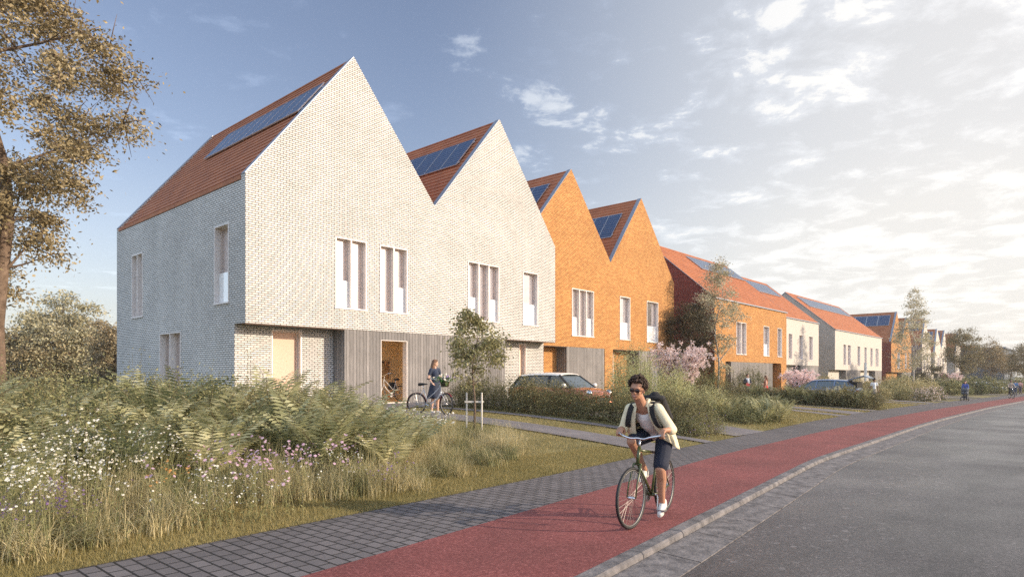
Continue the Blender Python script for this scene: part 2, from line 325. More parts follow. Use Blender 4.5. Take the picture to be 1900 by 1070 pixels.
def road_mat():
    m = mat('asphalt', (.05, .05, .05), .6); nt = m.node_tree; N = nt.nodes; L = nt.links; b = N['Principled BSDF']
    tc = N.new('ShaderNodeTexCoord'); n = N.new('ShaderNodeTexNoise'); n.inputs['Scale'].default_value = 24; n.inputs['Detail'].default_value = 7; n.inputs['Roughness'].default_value = .95; L.new(tc.outputs['Object'], n.inputs['Vector'])
    r = N.new('ShaderNodeValToRGB'); e = r.color_ramp.elements; e[0].position = .38; e[0].color = (.026, .022, .023, 1); e[1].position = .68; e[1].color = (.24, .215, .215, 1); x = e.new(.53); x.color = (.068, .060, .060, 1)
    L.new(n.outputs['Fac'], r.inputs[0])
    # worn pale flecks where the top coat has broken away
    vo = N.new('ShaderNodeTexVoronoi'); vo.feature = 'F1'; vo.inputs['Scale'].default_value = 5.2; vo.inputs['Randomness'].default_value = 1; L.new(tc.outputs['Object'], vo.inputs['Vector'])
    nn = N.new('ShaderNodeTexNoise'); nn.inputs['Scale'].default_value = 9; nn.inputs['Detail'].default_value = 6; nn.inputs['Roughness'].default_value = .75; L.new(tc.outputs['Object'], nn.inputs['Vector'])
    ad = N.new('ShaderNodeMath'); ad.operation = 'MULTIPLY_ADD'; L.new(nn.outputs['Fac'], ad.inputs[0]); ad.inputs[1].default_value = 1.5; L.new(vo.outputs['Distance'], ad.inputs[2])
    mp = N.new('ShaderNodeMapRange'); L.new(ad.outputs[0], mp.inputs[0]); mp.inputs[1].default_value = .93; mp.inputs[2].default_value = .86; mp.inputs[3].default_value = 0; mp.inputs[4].default_value = 1
    sx = N.new('ShaderNodeSeparateXYZ'); L.new(tc.outputs['Object'], sx.inputs[0])
    # flecks keep to the wheel track beside the gutter
    dd = N.new('ShaderNodeMath'); dd.operation = 'SUBTRACT'; L.new(sx.outputs[1], dd.inputs[0]); dd.inputs[1].default_value = -19.0
    ab = N.new('ShaderNodeMath'); ab.operation = 'ABSOLUTE'; L.new(dd.outputs[0], ab.inputs[0])
    m3 = N.new('ShaderNodeMapRange'); L.new(ab.outputs[0], m3.inputs[0]); m3.inputs[1].default_value = .3; m3.inputs[2].default_value = 1.1; m3.inputs[3].default_value = 1; m3.inputs[4].default_value = 0
    n5 = N.new('ShaderNodeTexNoise'); n5.inputs['Scale'].default_value = 1.2; n5.inputs['Detail'].default_value = 3; L.new(tc.outputs['Object'], n5.inputs['Vector'])
    m5 = N.new('ShaderNodeMapRange'); L.new(n5.outputs['Fac'], m5.inputs[0]); m5.inputs[1].default_value = .34; m5.inputs[2].default_value = .46
    mm = N.new('ShaderNodeMath'); mm.operation = 'MULTIPLY'; L.new(mp.outputs[0], mm.inputs[0]); L.new(m3.outputs[0], mm.inputs[1])
    mm2 = N.new('ShaderNodeMath'); mm2.operation = 'MULTIPLY'; L.new(mm.outputs[0], mm2.inputs[0]); L.new(m5.outputs[0], mm2.inputs[1])
    mm3 = N.new('ShaderNodeMath'); mm3.operation = 'MULTIPLY'; L.new(mm2.outputs[0], mm3.inputs[0]); mm3.inputs[1].default_value = .42
    mx = N.new('ShaderNodeMixRGB'); L.new(mm3.outputs[0], mx.inputs[0]); L.new(r.outputs[0], mx.inputs[1]); mx.inputs[2].default_value = (.30, .275, .27, 1)
    n6 = N.new('ShaderNodeTexNoise'); n6.inputs['Scale'].default_value = .9; n6.inputs['Detail'].default_value = 8; n6.inputs['Roughness'].default_value = .7; mp6 = N.new('ShaderNodeMapping'); mp6.inputs['Scale'].default_value = (.35, 1.3, 1); L.new(tc.outputs['Object'], mp6.inputs[0]); L.new(mp6.outputs[0], n6.inputs['Vector'])
    m6 = N.new('ShaderNodeMapRange'); L.new(n6.outputs['Fac'], m6.inputs[0]); m6.inputs[1].default_value = .34; m6.inputs[2].default_value = .66; m6.inputs[3].default_value = .66; m6.inputs[4].default_value = 1.3
    u6 = N.new('ShaderNodeMixRGB'); u6.blend_type = 'MULTIPLY'; u6.inputs[0].default_value = 1; c6 = N.new('ShaderNodeCombineXYZ'); [L.new(m6.outputs[0], c6.inputs[i]) for i in range(3)]; L.new(mx.outputs[0], u6.inputs[1]); L.new(c6.outputs[0], u6.inputs[2])
    L.new(u6.outputs[0], b.inputs['Base Color'])
    n4 = N.new('ShaderNodeTexNoise'); n4.inputs['Scale'].default_value = .5; n4.inputs['Detail'].default_value = 4; L.new(tc.outputs['Object'], n4.inputs['Vector'])
    m4 = N.new('ShaderNodeMapRange'); L.new(n4.outputs['Fac'], m4.inputs[0]); m4.inputs[1].default_value = .35; m4.inputs[2].default_value = .65; m4.inputs[3].default_value = .30; m4.inputs[4].default_value = .46; L.new(m4.outputs[0], b.inputs['Roughness'])
    bp = N.new('ShaderNodeBump'); bp.inputs['Strength'].default_value = .55; bp.inputs['Distance'].default_value = .008; L.new(n.outputs['Fac'], bp.inputs['Height']); L.new(bp.outputs[0], b.inputs['Normal'])
    return m
M['red'] = red_mat(); M['road'] = road_mat()
M['kerb'] = nmat('kerb_stone', (.12, .113, .116), .45, 6, .8, 0, .8, 30, .012, (.24, .22, .215), detail=10)
KW = .16; GW = .46
strip('pavement', lambda t: sr(t)-.05, sg, -14, 330, 260, 3, lambda t, s: zp(t)+.035, M['paver'])
strip('cycle_path', lambda t: sk(t)-.02, lambda t: sr(t), -14, 330, 260, 3, lambda t, s: zp(t)+.045, M['red'])
strip('road', lambda t: sk(t)-11, lambda t: sk(t)-KW-.1, -14, 330, 240, 6, lambda t, s: zp(t)-.034, M['road'])
# edge of the pavement against the soil
strip('pavement_edge', lambda t: sg(t)-.02, lambda t: sg(t)+.05, -14, 120, 160, 1, lambda t, s: zp(t)+.03, nmat('edge_soil', (.05, .04, .025), .3, 20, .95))
def kerbs():
    """stone kerb slabs laid end to end, then the gutter slabs at road level"""
    b = MB(); g = MB(); t = -14.0; rnd = random.Random(3)
    while t < 240:
        L_ = 1.0 if t < 40 else 4.0; gap = .006
        a, c = t+gap, t+L_-gap; dz = rnd.uniform(-.002, .003)
        def sec(tt): k = sk(tt); z = zp(tt); return [(tt, k, z+.048+dz), (tt, k-KW+.02, z+.05+dz), (tt, k-KW, z+.030+dz), (tt, k-KW-.012, z-.06)]
        p, q = sec(a), sec(c); vs = p+q; b.add(vs, [(0, 1, 5, 4), (1, 2, 6, 5), (2, 3, 7, 6)])
        b.poly([p[0], p[1], p[2], p[3], (a, p[0][1], p[3][2])]); b.poly([q[0], q[1], q[2], q[3], (c, q[0][1], q[3][2])])
        def sg2(tt): k = sk(tt); z = zp(tt); return [(tt, k-KW-.016, z-.006), (tt, k-GW-KW, z-.024), (tt, k-GW-KW, z-.1)]
        p, q = sg2(a+.3), sg2(c+.3); g.add(p+q, [(0, 1, 4, 3), (1, 2, 5, 4)])
        t += L_
    for mb, nm in ((b, 'kerb'), (g, 'gutter')):
        o = mb.build(nm, M['kerb'], kind='structure'); o.location = A0; o.rotation_euler = (0, 0, ROT)
        bm = bmesh.new(); bm.from_mesh(o.data); bmesh.ops.recalc_face_normals(bm, faces=bm.faces)
        bm.to_mesh(o.data); bm.free()
kerbs()
# ------------------------------------------------------------------ garden paths and driveways
M['slab'] = brick_mat('path_slabs', (.17, .155, .16), (.215, .195, .20), (.05, .045, .045), .4, .2, .006, .8, .5, .008, .25, 'plan')
def drape(name, t0, t1, s0, s1, material, dz=.03, st=.4):
    nt = max(1, int((t1-t0)/st)); ns = max(1, int((s1-s0)/st)); b = MB(); vs = []; fs = []
    for i in range(nt+1):
        for j in range(ns+1):
            t = t0+(t1-t0)*i/nt; s = s0+(s1-s0)*j/ns; vs.append((t, s, gz(t, s)+dz))
    for i in range(nt):
        for j in range(ns): q = i*(ns+1)+j; fs.append((q, q+ns+1, q+ns+2, q+1))
    b.add(vs, fs); o = b.build(name, material, kind='structure', smooth=True); o.location = A0; o.rotation_euler = (0, 0, ROT)
    return o
drape('garden_path', 2.2, 3.5, sg(3)+.02, -3.2, M['slab'], .030)
drape('terrace', 2.2, 13.2, -3.2, .9, M['slab'], .034)
drape('driveway', 5.0, 5.5, sg(5)+.02, -3.2, M['slab'], .030)
drape('driveway', 7.4, 9.6, sg(8)+.02, -3.2, M['slab'], .030)
for t0 in (20.5, 27.5, 41.5, 50.5, 58, 66, 80, 92, 113, 124):
    drape('garden_path', t0, t0+1.2, sg(t0)+.02, .8, M['slab'], .03)
for t0 in (22.5, 44, 61, 84, 117):
    drape('driveway', t0+.4, t0+2.9, sg(t0)+.02, .8, M['slab'], .03)
# ------------------------------------------------------------------ houses
M['white'] = brick_mat('white_brick', (.78, .75, .705), (.60, .58, .545), (.20, .19, .18), .23, .0768, .0125, .85, 1.0, .03, .20, 'wall', bias=-.35)
M['orange'] = brick_mat('orange_brick', (.80, .42, .135), (.60, .275, .080), (.20, .075, .030), .23, .0768, .0125, .85, 1.0, .026, .20, 'wall')
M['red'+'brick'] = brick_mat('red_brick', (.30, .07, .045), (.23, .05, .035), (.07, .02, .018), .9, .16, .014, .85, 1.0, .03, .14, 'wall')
M['mauve'] = brick_mat('mauve_brick', (.34, .26, .27), (.30, .22, .235), (.14, .1, .1), .225, .0768, .0115)
M['greybrick'] = brick_mat('grey_brick', (.62, .55, .48), (.50, .44, .38), (.20, .17, .15), .225, .0768, .0115)
M['plaster'] = nmat('cream_brick_far', (.52, .475, .425), .06, 2, .85, 0, .3, 60, .01)
M['wood'] = brick_mat('grey_timber', (.30, .28, .27), (.20, .187, .18), (.035, .033, .032), 9, .155, .008, .8, .8, .015, .3, 'wall')
# planks stand upright: swap the two axes of the plank pattern and add grain
def upright(m):
    nt = m.node_tree; N = nt.nodes; L = nt.links
    bt = [n for n in N if n.type == 'TEX_BRICK'][0]; cb = bt.inputs['Vector'].links[0].from_node
    x = cb.inputs[0].links[0].from_socket; y = cb.inputs[1].links[0].from_socket
    c2 = N.new('ShaderNodeCombineXYZ'); L.new(y, c2.inputs[0]); L.new(x, c2.inputs[1]); L.new(c2.outputs[0], bt.inputs['Vector'])
    n = N.new('ShaderNodeTexNoise'); n.inputs['Scale'].default_value = 1; n.inputs['Detail'].default_value = 7; n.inputs['Roughness'].default_value = .75
    mp = N.new('ShaderNodeMapping'); mp.inputs['Scale'].default_value = (1.6, 34, 1); L.new(c2.outputs[0], mp.inputs[0]); L.new(mp.outputs[0], n.inputs['Vector'])
    mr = N.new('ShaderNodeMapRange'); mr.inputs[1].default_value = .3; mr.inputs[2].default_value = .7; mr.inputs[3].default_value = .62; mr.inputs[4].default_value = 1.25; L.new(n.outputs['Fac'], mr.inputs[0])
    b = N['Principled BSDF']; src = b.inputs['Base Color'].links[0].from_socket
    mu = N.new('ShaderNodeMixRGB'); mu.blend_type = 'MULTIPLY'; mu.inputs[0].default_value = 1; L.new(src, mu.inputs[1]); c3 = N.new('ShaderNodeCombineXYZ'); [L.new(mr.outputs[0], c3.inputs[i]) for i in range(3)]; L.new(c3.outputs[0], mu.inputs[2]); L.new(mu.outputs[0], b.inputs['Base Color'])
upright(M['wood'])
M['tile'] = nmat('clay_tiles', (.37, .120, .046), .16, 1.3, .7, 0, .5, 25, .02, (.45, .160, .062), detail=8)
M['coping'] = mat('coping_metal', (.30, .33, .38), .45, .4)
M['darkmetal'] = mat('dark_metal', (.10, .085, .085), .5, .5)
M['lining'] = nmat('window_lining', (.74, .685, .65), .08, 3, .5, .1)
M['casement'] = mat('window_casement', (.58, .49, .44), .45)
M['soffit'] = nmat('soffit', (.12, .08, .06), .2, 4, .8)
M['peach'] = nmat('peach_plaster', (.92, .74, .50), .05, 3, .9)
M['blind'] = nmat('beige_blind', (.66, .47, .36), .06, 12, .85)
M['solarframe'] = mat('panel_frame', (.62, .63, .66), .35, .8)
def pane_mat(name, col, metal, rough=.04):
    m = mat(name, col, rough, metal, .8); nt = m.node_tree; N = nt.nodes; L = nt.links; b = N['Principled BSDF']
    tc = N.new('ShaderNodeTexCoord'); n = N.new('ShaderNodeTexNoise'); n.inputs['Scale'].default_value = .6; L.new(tc.outputs['Object'], n.inputs['Vector'])
    bp = N.new('ShaderNodeBump'); bp.inputs['Strength'].default_value = .08; bp.inputs['Distance'].default_value = .05; L.new(n.outputs['Fac'], bp.inputs['Height']); L.new(bp.outputs[0], b.inputs['Normal'])
    return m
M['pane'] = pane_mat('coated_glass', (.86, .80, .78), .82)
M['guard'] = pane_mat('white_glass_guard', (.92, .92, .92), .25, .12)
def solar_mat():
    m = mat('solar_cells', (.02, .045, .12), .28, 0, .35); nt = m.node_tree; N = nt.nodes; L = nt.links; b = N['Principled BSDF']
    uv = N.new('ShaderNodeUVMap'); mp = N.new('ShaderNodeMapping'); L.new(uv.outputs[0], mp.inputs[0])
    bt = N.new('ShaderNodeTexBrick'); bt.offset = 0; bt.inputs['Scale'].default_value = 1; bt.inputs['Brick Width'].default_value = 1/6; bt.inputs['Row Height'].default_value = 1/10; bt.inputs['Mortar Size'].default_value = .006
    bt.inputs['Color1'].default_value = (.022, .050, .115, 1); bt.inputs['Color2'].default_value = (.03, .065, .145, 1); bt.inputs['Mortar'].default_value = (.16, .21, .30, 1)
    L.new(uv.outputs[0], bt.inputs['Vector']); L.new(bt.outputs['Color'], b.inputs['Base Color'])
    return m
M['solar'] = solar_mat()
ZU = Vector((0, 0, 1)); BZ = -.6
def wall_panel(mb, O, U, Nn, prof, zb, holes=(), m=0):
    O, U, Nn = Vector(O), Vector(U), Vector(Nn)
    xs = sorted(set([round(p[0], 4) for p in prof]+[round(h[i], 4) for h in holes for i in (0, 1)]))
    xs = [x for x in xs if prof[0][0]-1e-3 <= x <= prof[-1][0]+1e-3]
    P = lambda x, z: O+U*x+ZU*z
    flip = (U.cross(ZU)).dot(Nn) < 0
    for a, b in zip(xs, xs[1:]):
        if b-a < 1e-4: continue
        za, zb_ = lerp1(a, prof), lerp1(b, prof); cur = zb
        for h in sorted([h for h in holes if h[0] < (a+b)/2 < h[1]], key=lambda h: h[2]):
            if h[2] > cur+1e-4:
                q = [P(a, cur), P(b, cur), P(b, h[2]), P(a, h[2])]; mb.poly(q[::-1] if flip else q, m)
            cur = h[3]
        q = [P(a, cur), P(b, cur), P(b, zb_), P(a, za)]; mb.poly(q[::-1] if flip else q, m)
def window(parent, O, U, Nn, h, divs=1, depth=.26, guard=None, pane='pane', casement=True, simple=False, name='window', label=None, panelsplit=.34):
    """metal-lined opening, fins between the lights, glass set back, low glass guard"""
    O, U, Nn = Vector(O), Vector(U), Vector(Nn); u0, u1, z0, z1 = h
    def P(u, n, z): return O+U*u+Nn*n+ZU*z
    def bx(mb, ua, ub, na, nb, za, zb, m=0):
        vs = [P(*p) for p in ((ua, na, za), (ub, na, za), (ub, nb, za), (ua, nb, za), (ua, na, zb), (ub, na, zb), (ub, nb, zb), (ua, nb, zb))]
        mb.add(vs, [(0, 3, 2, 1), (4, 5, 6, 7), (0, 1, 5, 4), (1, 2, 6, 5), (2, 3, 7, 6), (3, 0, 4, 7)], m)
    fr = MB(); T = .045
    bx(fr, u0, u0+T, -depth, .022, z0, z1); bx(fr, u1-T, u1, -depth, .022, z0, z1)
    bx(fr, u0+T, u1-T, -depth, .022, z1-T, z1)
    n = divs; wd = (u1-u0-2*T)/n
    for i in range(1, n): c = u0+T+wd*i; bx(fr, c-.028, c+.028, -depth+.002, .018, z0+.02, z1-T-.001)
    win = fr.build(name, M['lining'], parent)
    if label: win['label'] = label
    si = MB(); bx(si, u0-.03, u1+.03, -depth, .05, z0-.035, z0+.018); si.build('sill', M['lining'], win)
    pn = MB(); cs = MB(); gd = MB()
    for i in range(n):
        a = u0+T+wd*i+(.028 if i else 0); b = u0+T+wd*(i+1)-(.028 if i < n-1 else 0)
        bx(pn, a, b, -depth-.01, -depth+.004, z0+.018, z1-T)
        if casement:
            w_ = .05
            bx(cs, a, a+w_, -depth+.006, -depth+.07, z0+.019, z1-T-.002); bx(cs, b-w_*1.3, b, -depth+.006, -depth+.07, z0+.019, z1-T-.002)
            bx(cs, a+w_, b-w_*1.3, -depth+.006, -depth+.068, z1-T-w_, z1-T-.002); bx(cs, a+w_, b-w_*1.3, -depth+.006, -depth+.068, z0+.019, z0+.019+w_)
        if guard and i in guard:
            gd = MB(); bx(gd, a+.002, b-.002, -.16, -.145, z0+.03, z0+(z1-z0)*.40); gd.build('glass_guard', M['guard'], win)
    pn.build('pane', M[pane], win)
    if casement: cs.build('casement', M['casement'], win)
    return win
def roof_slope(mb, e0, e1, r0, r1, n, th=.03):
    """courses of long flat tiles from eave (e0-e1) up to ridge (r0-r1)"""
    e0, e1, r0, r1 = map(Vector, (e0, e1, r0, r1)); nn = (e1-e0).cross(r0-e0).normalized()
    if nn.z < 0: nn = -nn
    for i in range(n):
        a, b = i/n, (i+1)/n
        p0 = e0.lerp(r0, a)+nn*th; p1 = e1.lerp(r1, a)+nn*th; q0 = e0.lerp(r0, b)+nn*.002; q1 = e1.lerp(r1, b)+nn*.002
        mb.quad(p0, p1, q1, q0); mb.quad(e0.lerp(r0, a)-nn*.01, e1.lerp(r1, a)-nn*.01, p1, p0)
def solar(parent, e0, e1, r0, r1, a0, a1, b0, b1, n, lift=.11):
    """n panels side by side on the slope; a runs along the eave, b up the slope (fractions)"""
    e0, e1, r0, r1 = map(Vector, (e0, e1, r0, r1)); nn = (e1-e0).cross(r0-e0).normalized()
    if nn.z < 0: nn = -nn
    def P(a, b, l): return e0.lerp(e1, a).lerp(r0.lerp(r1, a), b)+nn*l
    g = .004*abs(1)
    for i in range(n):
        x0 = a0+(a1-a0)*i/n+.0012; x1 = a0+(a1-a0)*(i+1)/n-.0012; mb = MB()
        mb.quad(P(x0, b0, lift), P(x1, b0, lift), P(x1, b1, lift), P(x0, b1, lift), 0, [(0, 0), (1, 0), (1, 1), (0, 1)])
        lo = [P(x0, b0, lift-.045), P(x1, b0, lift-.045), P(x1, b1, lift-.045), P(x0, b1, lift-.045)]; hi = [P(x0, b0, lift+.006), P(x1, b0, lift+.006), P(x1, b1, lift+.006), P(x0, b1, lift+.006)]
        for k in range(4): mb.quad(lo[k], lo[(k+1) % 4], hi[(k+1) % 4], hi[k], 1)
        fx = (x1-x0)*.025; fy = (b1-b0)*.018
        for (xa, xb, ya, yb) in ((x0, x1, b0, b0+fy), (x0, x1, b1-fy, b1), (x0, x0+fx, b0+fy, b1-fy), (x1-fx, x1, b0+fy, b1-fy)):
            mb.quad(P(xa, ya, lift+.006), P(xb, ya, lift+.006), P(xb, yb, lift+.006), P(xa, yb, lift+.006), 1)
        mb.quad(*lo[::-1], 1); mb.build('solar_panel', [M['solar'], M['solarframe']], parent)
    ra = MB()
    for b in (b0+.12*(b1-b0), b1-.12*(b1-b0)): ra.bar(P(a0-.004, b, lift-.06), P(a1+.004, b, lift-.06), .04, .03)
    ra.build('mounting_rail', M['solarframe'], parent)
XX, YY = Vector((1, 0, 0)), Vector((0, 1, 0))
def house_root(label, t, s, zbase, cat='house', name='house'):
    return empty(name, W_(t, s, zbase), ROT, label, cat, 'brick houses along the street')
def gable_house(label, t0, s0, zb, prof, D, brick, wins, sidewins=(), woods=(), recess=.8, over=2.95, panels=(), flush=(), groundwins=(), backslopes=True, courses=22, side_mat=None, flushbrick=None, parapet=.10, detail=True):
    """prof: outline of the street front (t,z) in the house's own frame; ridges run away from the street"""
    rt = house_root(label, t0, s0, zb); W = prof[-1][0]; bm_ = M[brick]; sm = M[side_mat or brick]
    f = MB(); wall_panel(f, (0, 0, 0), XX, -YY, prof, over, [w[:4] for w in wins])
    # recessed ground floor between the timber boxes
    cuts = [(a, b) for a, b, *_ in woods]+list(flush); segs = []; cur = 0
    for a, b in sorted(cuts):
        if a > cur+.01: segs.append((cur, a))
        cur = b
    if cur < W-.01: segs.append((cur, W))
    for a, b in segs:
        hs = [w[:4] for w in groundwins if a <= w[0] and w[1] <= b]; f2 = MB()
        wall_panel(f2, (0, recess, 0), XX, -YY, [(a, over), (b, over)], BZ, hs); f2.build('ground_floor_wall', bm_, rt)
    for a, b in flush:
        wall_panel(f, (0, .0, 0), XX, -YY, [(a, over), (b, over)], BZ, []); f.quad((a, 0, BZ), (a, 0, over), (a, recess, over), (a, recess, BZ)); f.quad((b, 0, BZ), (b, 0, over), (b, recess, over), (b, recess, BZ))
    # left side wall, right side wall, back
    zl, zr = prof[0][1], prof[-1][1]
    sd_ = MB()
    wall_panel(sd_, (0, 0, 0), YY, -XX, [(0, zl), (recess, zl)], over)
    wall_panel(sd_, (0, 0, 0), YY, -XX, [(recess, zl), (D, zl)], BZ, [w[:4] for w in sidewins])
    se_ = MB(); wall_panel(se_, (W, 0, 0), YY, XX, [(0, zr), (recess, zr)], over); wall_panel(se_, (W, 0, 0), YY, XX, [(recess, zr), (D, zr)], BZ); se_.build('side_wall', sm, rt)
    fb = MB(); wall_panel(fb, (0, D, 0), XX, YY, prof, BZ)
    for (a, za), (b, zb2) in zip(prof, prof[1:]):      # inner faces of the parapets
        for y, f_ in ((.3, f), (D-.3, fb)): f_.quad((a, y, za-.25), (b, y, zb2-.25), (b, y, zb2), (a, y, za))
        f.quad((a, 0, za), (b, 0, zb2), (b, .3, zb2), (a, .3, za)); fb.quad((a, D-.3, za), (b, D-.3, zb2), (b, D, zb2), (a, D, za))
    f.build('wall', bm_, rt); fb.build('back_wall', bm_, rt); sd_.build('side_wall', sm, rt)
    so = MB()
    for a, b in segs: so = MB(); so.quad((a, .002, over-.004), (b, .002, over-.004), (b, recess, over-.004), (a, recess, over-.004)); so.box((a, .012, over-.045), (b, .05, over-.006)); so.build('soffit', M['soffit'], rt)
    # roof
    for i in range(0, len(prof)-1, 2):
        (a, za), (b, zb2), (c, zc) = prof[i], prof[i+1], prof[i+2]; rf = MB(); d = parapet
        roof_slope(rf, (a-(.0 if i else -.02), .3, za-d), (a-(.0 if i else -.02), D-.3, za-d), (b, .3, zb2-d), (b, D-.3, zb2-d), courses)
        roof_slope(rf, (c, .3, zc-d), (c, D-.3, zc-d), (b, .3, zb2-d), (b, D-.3, zb2-d), courses)
        ro = rf.build('roof', M['tile'], rt)
        rc = MB(); rc.tube([(b, .3, zb2-d+.03), (b, D-.3, zb2-d+.03)], .05, 6); rc.build('ridge_cap', M['tile'], ro)
        for (p, q) in (((a, za), (b, zb2)),):
            L_ = math.hypot(q[0]-p[0], q[1]-p[1]); nx, nz = -(q[1]-p[1])/L_, (q[0]-p[0])/L_
            for y0, y1 in ((.012, .31), (D-.31, D-.01)):
                cp = MB()
                e = [(p[0]+nx*.02, y0, p[1]+nz*.02), (q[0]+nx*.02, y0, q[1]+nz*.02), (q[0]+nx*.02, y1, q[1]+nz*.02), (p[0]+nx*.02, y1, p[1]+nz*.02)]; g2 = [(x-nx*.018, y, z-nz*.018) for x, y, z in e]
                cp.add(e+g2, [(0, 1, 2, 3), (7, 6, 5, 4), (0, 4, 5, 1), (1, 5, 6, 2), (2, 6, 7, 3), (3, 7, 4, 0)])
                cp.build('verge_trim', M['coping'], ro)
        if i == 0:
            gt = MB(); gt.box((-.03, .31, za-.16), (.11, D-.31, za-.02)); gt.build('eave_board', M['tile'], ro)
            g3 = MB(); g3.box((.112, .31, za-.05), (.16, D-.31, za+.06)); g3.build('gutter_rail', M['coping'], ro)
    for (i, a0, a1, b0, b1, n) in panels:
        (a, za), (b, zb2) = prof[i], prof[i+1]; d = parapet
        solar(rt, (a, .3, za-d), (a, D-.3, za-d), (b, .3, zb2-d), (b, D-.3, zb2-d), a0, a1, b0, b1, n)
    for w_ in wins: window(rt, (0, 0, 0), XX, -YY, w_[:4], w_[4] if len(w_) > 4 else 1, guard=w_[5] if len(w_) > 5 else None, casement=detail)
    for w_ in groundwins: window(rt, (0, recess, 0), XX, -YY, w_[:4], 1, .22, pane=w_[4] if len(w_) > 4 else 'pane', casement=detail)
    for w_ in sidewins: window(rt, (0, 0, 0), YY, -XX, w_[:4], w_[4] if len(w_) > 4 else 1, guard=w_[5] if len(w_) > 5 else None, casement=detail)
    for wd in woods:
        a, b = wd[0], wd[1]; doors = wd[2] if len(wd) > 2 else []
        tb = MB(); wall_panel(tb, (0, .028, 0), XX, -YY, [(a, over-.002), (b, over-.002)], BZ, doors)
        tb.quad((a, .028, BZ), (a, .028, over-.002), (a, recess, over-.002), (a, recess, BZ)); tb.quad((b, .028, BZ), (b, .028, over-.002), (b, recess, over-.002), (b, recess, BZ))
        tb.build('timber_cladding', M['wood'], rt)
    return rt
def eave_house(label, t0, s0, zb, W, D, he, hr, brick, side, wins, woods, over=2.95, panels=(), recess=.8, sidewins=(), ridge_at=.5, groundwins=(), flush=()):
    """ridge parallel to the street"""
    rt = house_root(label, t0, s0, zb); f = MB(); wall_panel(f, (0, 0, 0), XX, -YY, [(0, he), (W, he)], over, [w[:4] for w in wins])
    cuts = [(a, b) for a, b, *_ in woods]+list(flush); segs = []; cur = 0
    for a, b in sorted(cuts):
        if a > cur+.01: segs.append((cur, a))
        cur = b
    if cur < W-.01: segs.append((cur, W))
    for a, b in segs: f2 = MB(); wall_panel(f2, (0, recess, 0), XX, -YY, [(a, over), (b, over)], BZ); f2.build('ground_floor_wall', M[brick], rt)
    for a, b in flush:
        wall_panel(f, (0, .0, 0), XX, -YY, [(a, over), (b, over)], BZ); f.quad((a, 0, BZ), (a, 0, over), (a, recess, over), (a, recess, BZ)); f.quad((b, 0, BZ), (b, 0, over), (b, recess, over), (b, recess, BZ))
    f.build('wall', M[brick], rt); fb = MB(); wall_panel(fb, (0, D, 0), XX, YY, [(0, he), (W, he)], BZ); fb.build('back_wall', M[brick], rt)
    sd_ = MB(); pr = [(0, he), (D*ridge_at, hr), (D, he)]
    if flush and flush[0][0] < .01: wall_panel(sd_, (0, 0, 0), YY, -XX, pr, BZ, [w[:4] for w in sidewins])
    else:
        wall_panel(sd_, (0, 0, 0), YY, -XX, pr, over, [w[:4] for w in sidewins]); wall_panel(sd_, (0, 0, 0), YY, -XX, [(recess, over), (D, over)], BZ)
    sd_.build('side_wall', M[side], rt); sd_ = MB(); wall_panel(sd_, (W, 0, 0), YY, XX, pr, BZ if flush and flush[-1][1] > W-.01 else over); 
    if not (flush and flush[-1][1] > W-.01): wall_panel(sd_, (W, 0, 0), YY, XX, [(recess, over), (D, over)], BZ)
    sd_.build('side_wall', M[side], rt)
    so = MB()
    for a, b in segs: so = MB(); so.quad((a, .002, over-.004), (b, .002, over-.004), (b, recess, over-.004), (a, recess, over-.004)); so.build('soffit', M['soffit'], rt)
    rf = MB(); e0, e1, r0, r1 = (-.03, -.04, he+.02), (W+.03, -.04, he+.02), (-.03, D*ridge_at, hr+.06), (W+.03, D*ridge_at, hr+.06)
    roof_slope(rf, e0, e1, r0, r1, 22); roof_slope(rf, (-.03, D+.04, he+.02), (W+.03, D+.04, he+.02), r0, r1, 22); ro = rf.build('roof', M['tile'], rt)
    rc = MB(); rc.tube([(-.03, D*ridge_at, hr+.09), (W+.03, D*ridge_at, hr+.09)], .06, 6); rc.build('ridge_cap', M['tile'], ro)
    for x in (-.05, W+.05): cp = MB(); cp.bar((x, 0, he+.05), (x, D*ridge_at, hr+.09), .04, .05); cp.bar((x, D*ridge_at, hr+.09), (x, D, he+.05), .04, .05); cp.build('verge_trim', M['coping'], ro)
    gt = MB(); gt.box((-.02, -.13, he-.06), (W+.02, -.045, he+.035)); gt.build('gutter_rail', M['coping'], ro)
    for (a0, a1, b0, b1, n) in panels: solar(rt, e0, e1, r0, r1, a0, a1, b0, b1, n)
    for w_ in wins: window(rt, (0, 0, 0), XX, -YY, w_[:4], w_[4] if len(w_) > 4 else 1, guard=w_[5] if len(w_) > 5 else None)
    for w_ in sidewins: window(rt, (0, 0, 0), YY, -XX, w_[:4], 1, .2, pane='blind')
    for wd in woods:
        a, b = wd[0], wd[1]; tb = MB(); wall_panel(tb, (0, .028, 0), XX, -YY, [(a, over-.002), (b, over-.002)], BZ)
        tb.quad((a, .028, BZ), (a, .028, over-.002), (a, recess, over-.002), (a, recess, BZ)); tb.quad((b, .028, BZ), (b, .028, over-.002), (b, recess, over-.002), (b, recess, BZ)); tb.build('timber_cladding', M['wood'], rt)
    return rt
def px(u0, v0, u1, v1, t0, s, zb, divs=1, guard=None):
    """opening seen between those columns and rows, on the wall plane s, in the house's frame"""
    a, b = tu(u0, s), tu(u1, s); return (a-t0, b-t0, zv(v1, a, s)-zb, zv(v0, a, s)-zb, divs, guard)
ZB = .55
